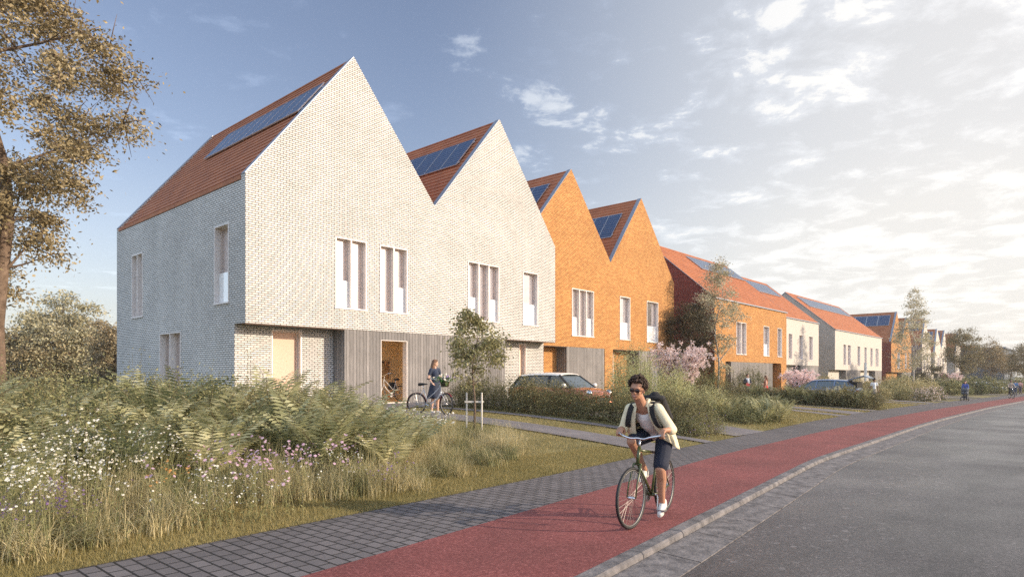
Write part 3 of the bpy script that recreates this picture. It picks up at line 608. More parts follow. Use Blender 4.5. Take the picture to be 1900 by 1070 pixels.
# ---- white double-gabled house
D1 = 12.7
wwins = [px(622, 438, 680, 571, 0, 0, ZB, 2, (0,)), px(704.5, 453, 756, 578, 0, 0, ZB, 2, (1,)), px(868, 483, 926, 592, 0, 0, ZB, 3, (0, 2)), px(970, 503, 998, 604, 0, 0, ZB, 1, (0,))]
wwins = [(a, b, 3.73, 6.43, n, g) for a, b, _, _, n, g in wwins]
dr = (5.64, 6.99, .06, 2.60)
h1 = gable_house('large white brick house with two steep gables and a timber-clad ground floor', 0, 0, ZB,
    [(0, 8.01), (4.33, 13.5), (8.5, 8.53), (12.66, 13.55), (17.04, 8.06)], D1, 'white', wwins,
    sidewins=[(1.21, 2.36, 3.73, 6.52, 1, (0,)), (9.4, 10.7, 3.73, 6.52, 2), (5.33, 7.47, .1, 2.9, 2)],
    woods=[(3.92, 13.08, [dr])], groundwins=[(1.35, 2.55, .3, 2.84, 'blind'), (tu(962, .8), tu(976, .8), .3, 2.84, 'blind')],
    panels=[(0, .02, .69, .54, .80, 9), (2, .04, .80, .50, .82, 8)], courses=22)
def doorway(rt):
    a, b, z0, z1 = dr
    r = MB(); d = 2.6; y0 = .03
    r.quad((a, y0+.22, z0), (a, d, z0), (a, d, z1+.2), (a, y0+.22, z1+.2)); r.quad((b+1.6, y0+.22, z0), (b+1.6, d, z0), (b+1.6, d, z1+.2), (b+1.6, y0+.22, z1+.2))
    r.quad((a, d, z0), (b+1.6, d, z0), (b+1.6, d, z1+.2), (a, d, z1+.2)); r.quad((a, y0, z1+.2), (b+1.6, y0, z1+.2), (b+1.6, d, z1+.2), (a, d, z1+.2)); r.quad((a, y0, z0), (b+1.6, y0, z0), (b+1.6, d, z0), (a, d, z0))
    r.build('entrance_room', M['peach'], rt)
    f = MB(); f.box((a+.001, .03, z0), (a+.02, .26, z1)); f.box((b-.03, .03, z0), (b-.001, .30, z1)); f.box((a+.02, .03, z1-.02), (b-.03, .26, z1-.001)); f.box((a-.05, -.06, 0), (b+.05, .3, z0-.002)); f.build('door_frame', M['lining'], rt)
    # coat rail fixed to the back wall
    c = MB(); c.box((a+1.0, d-.06, 1.72), (b+1.0, d-.01, 1.80)); cr = c.build('coat_rail', M['darkmetal'], rt)
doorway(h1)
# ---- orange double-gabled house
S2 = 2.5; T2 = 16.6
def P2(u, v): t = tu(u, S2); return (t-T2, zv(v, t, S2)-ZB)
prof2 = [(0, 8.0), P2(1060, 314), P2(1133, 487), P2(1190, 368), P2(1250.5, 525)]
w2 = [px(1061, 534, 1101.5, 622, T2, S2, ZB, 3, (0, 2)), px(1150, 549, 1169, 629, T2, S2, ZB, 1, (0,)), px(1200, 558, 1221, 634, T2, S2, ZB, 1, (0,))]
tt = lambda u, s=S2: tu(u, s)-T2
door2 = (tt(1209), tt(1220), .1, 2.4)
h2 = gable_house('orange brick house with two steep gables and grey timber garage fronts', T2, S2, ZB, prof2, 12.5, 'orange', w2,
    woods=[(tt(1052), tt(1122)), (tt(1186), prof2[-1][0]-.004, [(door2[0], door2[1], door2[2], door2[3])])], flush=[(tt(1122)+.004, tt(1137))],
    groundwins=[(tt(1146), tt(1156), .3, 2.84, 'blind')], panels=[(0, .06, .55, .46, .86, 5), (2, .06, .62, .42, .80, 6)], courses=20)
window(h2, (0, .03, 0), XX, -YY, door2, 1, .2, pane='pane', name='door')
# ---- orange house with its roof to the street
S3 = .93; T3 = 39.0; Z3 = -.05
def tw(u, s, t0): return tu(u, s)-t0
def mkw(lst, s, t0, z0=3.6, z1=6.35): return [(tw(a, s, t0), tw(b, s, t0), z0, z1, n, g) for a, b, n, g in lst]
h3 = eave_house('orange brick house, clay roof sloping to the street, dark red side wall', T3, S3, Z3, 16.6, 12.3, 8.0, 13.15, 'orange', 'redbrick',
    mkw([(1366, 1384.5, 2, None), (1416.5, 1427, 1, (0,)), (1442.5, 1450.5, 1, None)], S3, T3), [(tw(1357, S3, T3), tw(1434, S3, T3))],
    flush=[(0, 2.1), (tw(1449.5, S3, T3), 16.6)], panels=[(.38, .99, .66, .93, 9)])
T4 = 55.7; S4 = 2.6
h4 = eave_house('pale brick house behind the birch with a clay roof sloping to the street', T4, S4, -.06, 16.0, 12.3, 8.0, 13.15, 'plaster', 'plaster',
    mkw([(1463, 1470, 1, None), (1483, 1489.5, 1, None), (1501, 1508, 1, None)], S4, T4), [(9.5, 15.99)], panels=[(.30, .9, .62, .92, 9)])
T5 = 78.1; S5 = 2.5
h5 = eave_house('pale brick house with blue solar roof and grey brick side facing the blue car', T5, S5, -.47, 25.2, 12.3, 8.05, 13.2, 'plaster', 'greybrick',
    mkw([(1565, 1570, 1, None), (1573, 1578.5, 1, None), (1591, 1596, 1, None), (1604, 1608, 1, None), (1615, 1619, 1, None), (1624.5, 1630, 2, None)], S5, T5),
    [(tw(1570, S5, T5), tw(1597, S5, T5)), (21, 25.19)], panels=[(.12, .93, .64, .93, 15)], sidewins=[(2.6, 7.0, 3.4, 6.6)])
# ---- far gabled houses
def far_gable(label, t0, s0, zb, pts, brick, side, wins, woods=(), panels=(), D=12):
    prof = [(tu(u, s0)-t0, zv(v, tu(u, s0), s0)-zb) for u, v in pts]
    return gable_house(label, t0, s0, zb, prof, D, brick, [(tu(a, s0)-t0, tu(b, s0)-t0, 3.6, 6.3, 1) for a, b in wins], woods=woods, panels=panels, side_mat=side, courses=14, detail=False)
S6 = 2.8; T6 = tu(1653.6, S6)
far_gable('orange gabled house with dark solar roof standing behind the tall birch', T6, S6, -.58, [(1653.6, 633), (1664.5, 578), (1673, 634), (1683, 589), (1691, 640)], 'orange', 'redbrick', [(1665, 1669.5), (1679, 1682), (1687.5, 1689.5)], [(9, 16.4)], [(0, .04, .98, .55, .9, 7)], 14)
T7 = tu(1711, S6)
far_gable('narrow white gabled house with a mauve brick side wall', T7, S6, -.6, [(1711, 639), (1717, 590.5), (1727, 652)], 'plaster', 'mauve', [(1714, 1716), (1719.5, 1722)], [(4, 8)], [(0, .04, .98, .55, .9, 7)], 14)
T8 = tu(1734.5, S6)
far_gable('small white house with two sharp gables seen left of the round street tree', T8, S6, -.6, [(1734.5, 652.5), (1739, 610), (1746.6, 648), (1752.7, 612.5), (1756.5, 655)], 'plaster', 'greybrick', [(1739.5, 1742), (1743.3, 1745), (1749, 1751)], [(4, 9)], [(0, .04, .7, .55, .9, 4), (2, .04, .7, .55, .9, 4)], 12)
T9 = tu(1773, S6)
far_gable('cream gabled house with a grey brick side hidden behind the street trees', T9, S6, -.6, [(1773, 655), (1778, 618), (1783, 655)], 'plaster', 'greybrick', [(1774.5, 1776.5), (1779, 1781)], [(4, 9)], (), 12)
T10 = tu(1791, S6)
far_gable('last orange gabled house where the terrace meets the dark hall', T10, S6, -.6, [(1791, 662), (1796, 640), (1802, 661), (1808, 641), (1814.5, 662)], 'orange', 'orange', [(1794, 1796), (1800, 1802), (1806, 1809)], [(4, 10)], (), 12)
# ------------------------------------------------------------------ planting
V3 = lambda a: np.array(a, dtype=np.float64)
def nrm(a): return a/np.maximum(1e-9, np.linalg.norm(a, axis=-1, keepdims=True))
def leaves(c, L, Wd, up=.25, axis=None, rng=RNG, jit=.25):
    """one rhombus leaf per centre; returns (4N,3)"""
    n = len(c); d = rng.normal(size=(n, 3)); d[:, 2] = d[:, 2]*.6-up; d = nrm(d)
    if axis is not None: d = nrm(axis+d*.5)
    q = rng.normal(size=(n, 3)); q = nrm(np.cross(d, q)); L = L*(1+jit*rng.normal(size=(n, 1))); Wd = Wd*(1+jit*rng.normal(size=(n, 1)))
    a = c; b = c+d*L*.45+q*Wd*.5; t = c+d*L; e = c+d*L*.45-q*Wd*.5
    return np.stack([a, b, t, e], 1).reshape(-1, 3)
def blades(base, h, wd, lean, rng=RNG, seg=3):
    """curved blades of seg quads each; base (N,3), h (N,)"""
    n = len(base); az = rng.uniform(0, 2*math.pi, n); dx = np.stack([np.cos(az), np.sin(az), 0*az], 1); sx = np.stack([-np.sin(az), np.cos(az), 0*az], 1)
    le = np.abs(rng.normal(lean, lean*.5, n)); rows = []
    tw = rng.uniform(-1, 1, n)[:, None]; side = nrm(sx+dx*tw)
    for k in range(seg+1):
        f = k/seg; out = le*(f**2)*h; z = h*(f-.35*np.minimum(le, 1.3)*f**3)
        w = wd*(1-f*.92); p = base+dx*out[:, None]+np.stack([0*z, 0*z, z], 1); rows.append((p-side*w[:, None]/2, p+side*w[:, None]/2))
    out = []
    for k in range(seg): out.append(np.stack([rows[k][0], rows[k][1], rows[k+1][1], rows[k+1][0]], 1))
    return np.stack(out, 1).reshape(-1, 3)
LM = {
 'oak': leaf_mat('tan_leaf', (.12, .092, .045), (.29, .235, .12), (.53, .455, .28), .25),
 'pale': leaf_mat('pale_leaf', (.163, .144, .062), (.362, .325, .156), (.625, .562, .325), .28, scale=1.4),
 'shrub': leaf_mat('shrub_leaf', (.065, .068, .028), (.21, .212, .092), (.50, .475, .24), .25, scale=1.6),
 'hedge': leaf_mat('hedge_leaf', (.065, .060, .026), (.19, .172, .072), (.44, .39, .19), .2, scale=1.6),
 'fern': leaf_mat('fern_leaf', (.26, .26, .12), (.50, .48, .26), (.76, .72, .46), .38, scale=1.2),
 'deep': leaf_mat('deep_leaf', (.035, .028, .014), (.085, .068, .032), (.16, .13, .065), .12),
 'lime': leaf_mat('lime_leaf', (.28, .29, .11), (.52, .52, .25), (.76, .74, .46), .38, scale=1.4),
 'fernb': leaf_mat('fern_leaf_green', (.15, .17, .075), (.29, .30, .15), (.46, .45, .26), .35, scale=1.2),
 'dark': leaf_mat('dark_leaf', (.061, .049, .024), (.149, .119, .057), (.270, .216, .108), .18),
 'birch': leaf_mat('birch_leaf', (.28, .25, .15), (.50, .46, .31), (.74, .69, .52), .3),
 'bloss': leaf_mat('blossom', (.55, .42, .40), (.80, .66, .63), (.93, .84, .81), .35, scale=2.5),
 'straw': leaf_mat('straw_blade', (.25, .22, .10), (.48, .42, .22), (.76, .67, .42), .3, scale=1.4),
 'green': leaf_mat('green_blade', (.12, .13, .05), (.24, .235, .10), (.42, .39, .20), .3, scale=1.4),
 'bg': leaf_mat('sunlit_leaf', (.30, .25, .14), (.56, .49, .31), (.80, .72, .50), .25, scale=.35),  # leaf colour itself brightened to suggest sun and distance haze
}
M['bark'] = nmat('bark', (.13, .085, .055), .4, 6, .9, 0, .9, 25, .03, (.22, .155, .11), detail=8)
M['birchbark'] = nmat('birch_bark', (.42, .37, .33), .55, 9, .8, 0, .4, 30, .01, (.70, .64, .58))
M['stem'] = nmat('stem', (.13, .10, .05), .3, 12, .85)
def bez(a, b, c, n):
    return [a*(1-f)**2+b*2*f*(1-f)+c*f*f for f in [i/n for i in range(n+1)]]
def make_tree(name, loc, H, cr, cz, lmat, bark, label, cat='tree', group=None, nprim=9, ncl=60, nleaf=90, lsize=.1, trunk_r=.12, spread=.38, top=.0, off=(0, 0), seed=1, h0=.30, cover=None, bend=.03, leafw=.5, shell=.35, squash=1):
    """trunk with limbs, then leaf clumps scattered through an uneven crown; cr (rx,ry,rz), cz centre height"""
    rng = np.random.default_rng(seed); root = empty(name, loc, rng.uniform(0, 6), label, cat, group)
    if name == 'broadleaf_tree': root.rotation_euler[2] = 0
    tr = MB(); n = 10; ctr = V3((off[0], off[1], cz)); cr = V3(cr)
    tp = [Vector((bend*H*math.sin(i*1.1+seed)*(i/n)+off[0]*(i/n)**2, bend*H*math.cos(i*.9+seed)*(i/n)+off[1]*(i/n)**2, H*.93*i/n-.1*(i == 0))) for i in range(n+1)]
    rad = [trunk_r*(1.25 if i == 0 else 1)*(1-.88*(i/n)**.9) for i in range(n+1)]
    tr.tube(tp, rad, 10); sk_ = [(V3(p), rad[i]) for i, p in enumerate(tp) if i/n > h0]
    def attach(target, order_r, k=6, low=.0):
        P = np.array([s[0] for s in sk_]); d = np.linalg.norm(P-target, axis=1)+np.maximum(0, P[:, 2]-target[2]+low)*2.0
        i = int(np.argmin(d)); a, ra = sk_[i]; L_ = np.linalg.norm(target-a)
        mid = (a+target)/2+V3((0, 0, -.12*L_))+rng.normal(size=3)*.07*L_
        pts = bez(Vector(a), Vector(mid), Vector(target), k); r0 = min(ra*.72, order_r*(.4+L_*.25)); rs = [max(.004, r0*(1-.8*j/k)) for j in range(k+1)]
        tr.tube(pts, rs, 6)
        for j in range(1, k+1): sk_.append((V3(pts[j]), rs[j]))
    def rnd_in(rmin):
        while True:
            p = rng.uniform(-1, 1, 3); r = np.linalg.norm(p)
            if rmin < r < 1:
                q = ctr+p*cr*(1+.16*math.sin(5*p[0]+seed)+.12*math.sin(7*p[1]+2*seed))
                if top and p[2] > 0: q[:2] = ctr[:2]+(q[:2]-ctr[:2])*(1-top*p[2])
                return q
    for i in range(nprim): attach(rnd_in(.55), trunk_r*.75, 8, .3*cr[2])
    cl = []
    for i in range(ncl):
        c = rnd_in(shell)
        cl.append(c); attach(c, trunk_r*.35, 5, .1*cr[2])
    cen = []; ax = []
    for c in cl:
        sp = spread*rng.uniform(.6, 1.25); m = int(nleaf*rng.uniform(.6, 1.3)); g = rng.normal(size=(m, 3))*V3((sp, sp, sp*.55)); p = c+g
        p[:, 2] -= .25*np.linalg.norm(g[:, :2], axis=1)
        cen.append(p)
        # a few twigs inside every clump
        for k in range(3):
            e = c+rng.normal(size=3)*sp*.9; tr.tube([Vector(c), Vector((c+e)/2+V3((0, 0, .03))), Vector(e)], [.008*trunk_r/.1, .006*trunk_r/.1, .003], 4)
    cen = np.concatenate(cen); tr.build('trunk', bark, root, smooth=True)
    np_mesh('crown', leaves(cen, lsize, lsize*leafw, .35, rng=rng), 4, lmat, root)
    return root
def make_shrub(name, loc, w_, h_, lmat, label, group=None, n=2600, lsize=.055, seed=1, cat='shrub', stems=9, flowers=None, fn=0, fsize=.03, upright=.3, rz=None, leafw=.45, d_=None, ragged=.22):
    rng = np.random.default_rng(seed); root = empty(name, loc, rng.uniform(0, 6) if rz is None else rz, label, cat, group); d_ = d_ or w_
    k = max(10, int(26*w_)); cs = []
    for i in range(k):
        a = rng.uniform(0, 6.283); r = math.sqrt(rng.uniform(0, 1)); z = rng.uniform(.12, 1)*(1-.35*r*r)
        cs.append((math.cos(a)*r*w_/2*.85, math.sin(a)*r*d_/2*.85, z*h_*rng.uniform(.8, 1.0)))
    cs = np.array(cs); per = n//k; st = MB(); C_ = []; A_ = []
    for c in cs:
        sp = ragged*rng.uniform(.7, 1.3)*min(1, h_); g = rng.normal(size=(per, 3))*V3((sp, sp, sp*.8)); p = c+g; p[:, 2] = np.maximum(p[:, 2], .02); C_.append(p)
        base = Vector((c[0]*.25, c[1]*.25, -.03)); st.tube(bez(base, Vector((c[0]*.7, c[1]*.7, c[2]*.45)), Vector(c), 4), [.012, .010, .008, .006, .003], 4)
        # long shoots that break the outline
        for q in range(2):
            e = c+V3((rng.normal()*.10, rng.normal()*.10, abs(rng.normal())*.22*h_*(.5+upright))); m = 12; f = rng.uniform(0, 1, (m, 1)); C_.append(c+(e-c)*f*1.15+rng.normal(size=(m, 3))*.02)
            st.tube([Vector(c), Vector(e)], [.004, .002], 3)
    C_ = np.concatenate(C_); st.build('stems', M['stem'], root)
    np_mesh('foliage', leaves(C_, lsize, lsize*leafw, -.15 if upright > .4 else .05, rng=rng), 4, lmat, root)
    if flowers:
        idx = rng.integers(0, len(C_), fn); p = C_[idx]; p = p+nrm(p-V3((0, 0, h_*.4)))*.05; p[:, 2] += .03
        q = [leaves(p+rng.normal(size=p.shape)*.012, fsize, fsize*.9, -.4, rng=rng) for _ in range(2)]
        np_mesh('blossom', np.concatenate(q), 4, flowers, root)
    return root
def put_copy(src, loc, rz, sc_=1, label=None, group=None):
    o = copy_tree(src); o.location = loc; o.rotation_euler = (0, 0, rz); o.scale = sc_ if hasattr(sc_, '__len__') else (sc_,)*3
    if label: o['label'] = label
    if group: o['group'] = group
    return o
def make_fern(loc, h_, lmat, label, group, seed=1, nf=12, wide=.25):
    rng = np.random.default_rng(seed); root = empty('fern', loc, 0, label, 'fern', group); st = MB(); Q = []
    for i in range(nf):
        az = 2*math.pi*(i+rng.uniform(-.3, .3))/nf; L_ = h_*rng.uniform(.85, 1.25); el = rng.uniform(1.1, 1.5); d = V3((math.cos(az), math.sin(az), 0)); side = V3((-math.sin(az), math.cos(az), 0))
        m = 19; pts = []; p = V3((0, 0, 0)); a = el
        for k in range(m+1):
            pts.append(p.copy()); p = p+(d*math.cos(a)+V3((0, 0, math.sin(a))))*(L_/m); a -= (.75+.6*rng.uniform())/m*(.4+1.5*k/m)
        pts = np.array(pts); st.tube([Vector(q) for q in pts[::3]], [.006*(1-j/9) for j in range(len(pts[::3]))], 4)
        roll = rng.uniform(-.5, .5)
        for k in range(3, m):
            f = k/m; ln = wide*1.12*h_*(math.sin(min(1, (f-.1)*2.6)*math.pi/2))*(1-f)**.75*1.5+.01; dr = (pts[k+1]-pts[k]); dr = dr/np.linalg.norm(dr)
            for sg_ in (-1, 1):
                sd_ = side*sg_*math.cos(roll)+np.cross(dr, side)*sg_*math.sin(roll)*.6; ax = sd_+dr*.35+V3((0, 0, -.18)); ax /= np.linalg.norm(ax); wv = dr*(L_/m)*.40
                b = pts[k]; t = b+ax*ln; Q += [b-wv*.9, b+ax*ln*.5-wv, t, b+ax*ln*.5+wv]
    st.build('stalks', M['stem'], root); np_mesh('fronds', np.array(Q), 4, lmat, root)
    return root
def scatter(poly_fn, n, trange, srange, rng=RNG):
    """ground points inside poly_fn in the street frame -> world coordinates"""
    t = rng.uniform(*trange, n); s = rng.uniform(*srange, n); k = [i for i in range(n) if poly_fn(t[i], s[i])]
    P = np.array([tuple(G_(t[i], s[i])) for i in k]); return P, t[k], s[k]
def in_bed(t, s):            # planting bed at the left of the path
    e = sg(t)+.62+.22*math.sin(t*1.7)+.12*math.sin(t*4.3); return s > e
def seen_left(t, s): 
    p = W_(t, s); return p.y > 3.5 and abs(p.x) < p.y*.85+.6
# ---- lawn blades (near lawn, verge strips)
def lawn():
    rng = np.random.default_rng(5); A = []
    for n, tr, sr_, h0, wdt in ((150000, (-9.5, 2), (-14.8, -13.1), .05, .006), (150000, (-4, 10), (-14.6, -3.6), .055, .009), (60000, (9, 22), (-14, -6), .07, .014), (40000, (20, 45), (-13.6, -5), .08, .03), (30000, (-22, -2), (-10, 6), .12, .02)):
        t = rng.uniform(*tr, n); s = rng.uniform(*sr_, n); x = A0.x+E1.x*t+E2.x*s; y = A0.y+E1.y*t+E2.y*s
        sgt = np.interp(t, [p[0] for p in SG], [p[1] for p in SG]); keep = (s > sgt+.015+.03*rng.normal(size=n)) & (np.abs(x) < y*.83+.4) & (y > 3)
        def off(a, b, s_hi): return ~((t > a) & (t < b) & (s < s_hi))
        keep &= off(2.2, 3.5, 9) & off(5.0, 5.5, 9) & off(8.0, 10.3, 9) & off(20.5, 21.7, 9) & off(22.9, 25.4, 9) & off(27.5, 28.7, 9) & off(41.5, 42.7, 9)& off(44.4, 46.9, 9) & ~((s > -3.2) & (t > 2.2) & (t < 13.2))
        t, s, x, y = t[keep], s[keep], x[keep], y[keep]
        u = np.clip((s-sgt[keep])/11.5, 0, 1); z = [gz(a, b) for a, b in zip(t, s)]
        base = np.stack([x, y, np.array(z)-.004], 1); m = len(base)
        A.append(blades(base, h0*rng.uniform(.5, 1.3, m), np.full(m, wdt), .5, rng, 1))
    o = np_mesh('lawn_grass', np.concatenate(A), 4, M['lawn']); tag(o, 'short dry yellow-green lawn grass between the pavement and the houses', 'grass', kind='stuff')
lawn()
# ---- meadow of tall grass and flowers along the pavement
def meadow():
    rng = np.random.default_rng(8); G1 = []; G2 = []
    for i in range(430):
        t = rng.uniform(-10, .6); s = rng.uniform(-14.2, -9.6)
        if not in_bed(t, s): continue
        if s > -11.6 and t < -3.4: continue
        if t > -2.2 and s < -13.6+.5*(t+2.2): continue
        c = V3(G_(t, s, -.01)); m = 110; b = c+np.stack([rng.normal(0, .10, m), rng.normal(0, .10, m), np.zeros(m)], 1); far = max(0, (s+13.6)*.04)
        h = rng.uniform(.30, .62)*(1.15 if t < -4 else .85)*(.75+.25*min(1, (s-sg(t))/1.5)); hh = h*rng.uniform(.55, 1.25, m)
        B = blades(b, hh, np.full(m, rng.uniform(.005, .009)), rng.uniform(.5, 1.35), rng, 4)
        (G1 if rng.uniform() < .62 else G2).append(B)
    o = np_mesh('tall_grass', np.concatenate(G1), 4, LM['straw']); tag(o, 'tall straw-coloured meadow grass bending over the pavement edge', 'grass', kind='stuff')
    o = np_mesh('meadow_grass', np.concatenate(G2), 4, LM['green']); tag(o, 'tall green meadow grass among the flowers', 'grass', kind='stuff')
meadow()
def petals(name, c1, label, spots, hs, fs, n_per, seed, stem=True, disc=False):
    """wildflowers: thin stems with a few heads each"""
    rng = np.random.default_rng(seed); H = []; S = []; D = []; fol = []
    for (t, s, rad, cnt) in spots:
        for _ in range(cnt):
            a = rng.uniform(0, 6.28); r = rad*math.sqrt(rng.uniform()); tt_, ss = t+r*math.cos(a), s+r*math.sin(a)
            if ss < sg(tt_)+.3: continue
            b = V3(G_(tt_, ss)); h = rng.uniform(*hs); ln = rng.normal(0, .10, 2); top = b+V3((ln[0], ln[1], h))
            side = V3((.0018, .0018, 0)); S.append(np.array([b-side, b+side, top+side*.6, top-side*.6]))
            m = rng.integers(8, 16); f = rng.uniform(.1, .9, (m, 1)); fol.append(leaves(b+(top-b)*f, .05, .012, -.3, rng=rng))
            for k in range(n_per):
                c = top+rng.normal(size=3)*V3((.045, .045, .035))*(0 if n_per == 1 else 1)
                if n_per > 1: S.append(np.array([top-V3((0, 0, .07))-side*.5, top-V3((0, 0, .07))+side*.5, c+side*.4, c-side*.4]))
                tilt = nrm(V3((rng.normal()*.5, rng.normal()*.5-.35, 1.0))); ux = nrm(np.cross(tilt, V3((.3, 1, .1)))); uy = np.cross(tilt, ux); R_ = fs*rng.uniform(.7, 1.25)
                npet = 6
                for j in range(npet):
                    aa = 2*math.pi*j/npet; dd = ux*math.cos(aa)+uy*math.sin(aa); ee = -ux*math.sin(aa)+uy*math.cos(aa)
                    H.append(np.array([c, c+dd*R_*.6+ee*R_*.33, c+dd*R_-tilt*R_*.1, c+dd*R_*.6-ee*R_*.33]))
                if disc:
                    D.append(np.array([c+tilt*.002+ux*R_*.28, c+tilt*.002+uy*R_*.28, c+tilt*.002-ux*R_*.28, c+tilt*.002-uy*R_*.28]))
    root = empty(name, (0, 0, 0), 0, label, 'flowers'); root['kind'] = 'stuff'
    for nm, arr, mt in (('petals', H, c1), ('stems', S, LM['green']), ('leaves', fol, LM['green']), ('discs', D, M['yellow'])):
        if arr:
            o = np_mesh(nm, np.concatenate(arr), 4, mt, root); o['kind'] = 'stuff'
M['yellow'] = mat('flower_disc', (.65, .45, .05), .7)
M['fwhite'] = leaf_mat('white_petal', (.62, .58, .48), (.80, .77, .68), (.92, .90, .84), .25)
M['fpink'] = leaf_mat('pink_petal', (.42, .22, .32), (.62, .40, .50), (.80, .62, .70), .25)
M['fpurple'] = leaf_mat('purple_petal', (.10, .05, .16), (.22, .13, .30), (.38, .26, .44), .25)
M['forange'] = leaf_mat('orange_petal', (.50, .20, .05), (.65, .32, .10), (.8, .5, .2), .2)
def tsu(u, y): return ts((u-950)/1198*y, y)
def spot(u, v, rad, cnt, h):           # flowers whose heads show at column u, row v
    y = 8.0
    for _ in range(30):
        t, s = tsu(u, y); y = (CAMZ-gz(t, s)-h)*1198/max(20, v-697)
    t, s = tsu(u, y); return (t, s, rad, cnt)
petals('daisies', M['fwhite'], 'white daisies in the meadow at the left foreground', [spot(*a, .62) for a in ((120, 880, .55, 44), (40, 900, .4, 26), (150, 840, .4, 42), (290, 835, .3, 30), (25, 930, .4, 26), (210, 905, .5, 22), (370, 885, .5, 26), (60, 850, .5, 30), (330, 940, .6, 20))], (.48, .85), .0135, 5, 21, disc=True)
petals('meadow_blossom', M['fwhite'], 'small white blossom low in the middle of the meadow strip', [spot(*a, .42) for a in ((440, 910, .4, 34), (505, 935, .35, 40), (560, 900, .5, 18), (620, 850, .6, 16))], (.30, .58), .011, 7, 22)
petals('lawn_flowers', M['fwhite'], 'white flowers at the lawn corner below the woman with the bicycle', [spot(*a, .5) for a in ((690, 775, .4, 22), (745, 770, .45, 26), (790, 775, .5, 22), (830, 780, .5, 14))], (.42, .68), .022, 3, 23)
petals('pink_flowers', M['fpink'], 'pink flowers in front of the ferns', [spot(*a, .55) for a in ((500, 850, .5, 24), (520, 880, .4, 26), (430, 850, .5, 18), (590, 850, .5, 14), (640, 830, .6, 14), (340, 880, .5, 12))], (.45, .75), .021, 3, 24)
petals('purple_flowers', M['fpurple'], 'purple flowers deep in the grass at the lower left', [spot(*a, .4) for a in ((75, 920, .35, 44), (120, 985, .3, 50), (260, 1000, .3, 30), (40, 990, .3, 30), (700, 860, .4, 8))], (.22, .50), .013, 8, 25)
petals('orange_flowers', M['forange'], 'a few orange flowers between the daisies and the pink flowers', [spot(*a, .5) for a in ((330, 870, .25, 9), (300, 860, .25, 5), (385, 930, .3, 6))], (.4, .6), .016, 3, 26)
def white_bush():
    t, s, _, _ = spot(150, 800, 0, 0, .85); make_shrub('flowering_shrub', G_(t, s), 1.0, .95, LM['green'], 'dark shrub with sprays of white blossom among the left ferns', n=1800, seed=31, flowers=M['fwhite'], fn=260, fsize=.035)
white_bush()
# ---- ferns and shrubs of the left bed
FG = 'ferns in the bed before the white house'
SGp = 'shrubs in the bed before the white house'
f1 = make_fern((0, 0, 0), 1.0, LM['fern'], 'pale arching fern in the left bed', FG, 1); f2 = make_fern((0, 0, 0), 1.0, LM['fern'], 'pale arching fern in the left bed', FG, 2, 11, .27); f3 = make_fern((0, 0, 0), 1.0, LM['fernb'], 'pale arching fern in the left bed', FG, 3, 13, .22)
s1 = make_shrub('shrub', (0, 0, 0), 1.3, 1.15, LM['shrub'], 'olive leafy shrub in the left bed', SGp, 4600, .048, 4, upright=.8); s2 = make_shrub('shrub', (0, 0, 0), 1.5, 1.25, LM['pale'], 'olive leafy shrub in the left bed', SGp, 4600, .042, 5, upright=.9); s3 = make_shrub('shrub', (0, 0, 0), 1.2, 1.05, LM['shrub'], 'olive leafy shrub in the left bed', SGp, 4200, .055, 6, upright=.6)
ORD = 'first second third fourth fifth sixth seventh eighth ninth tenth eleventh twelfth thirteenth fourteenth fifteenth sixteenth seventeenth eighteenth nineteenth twentieth'.split()
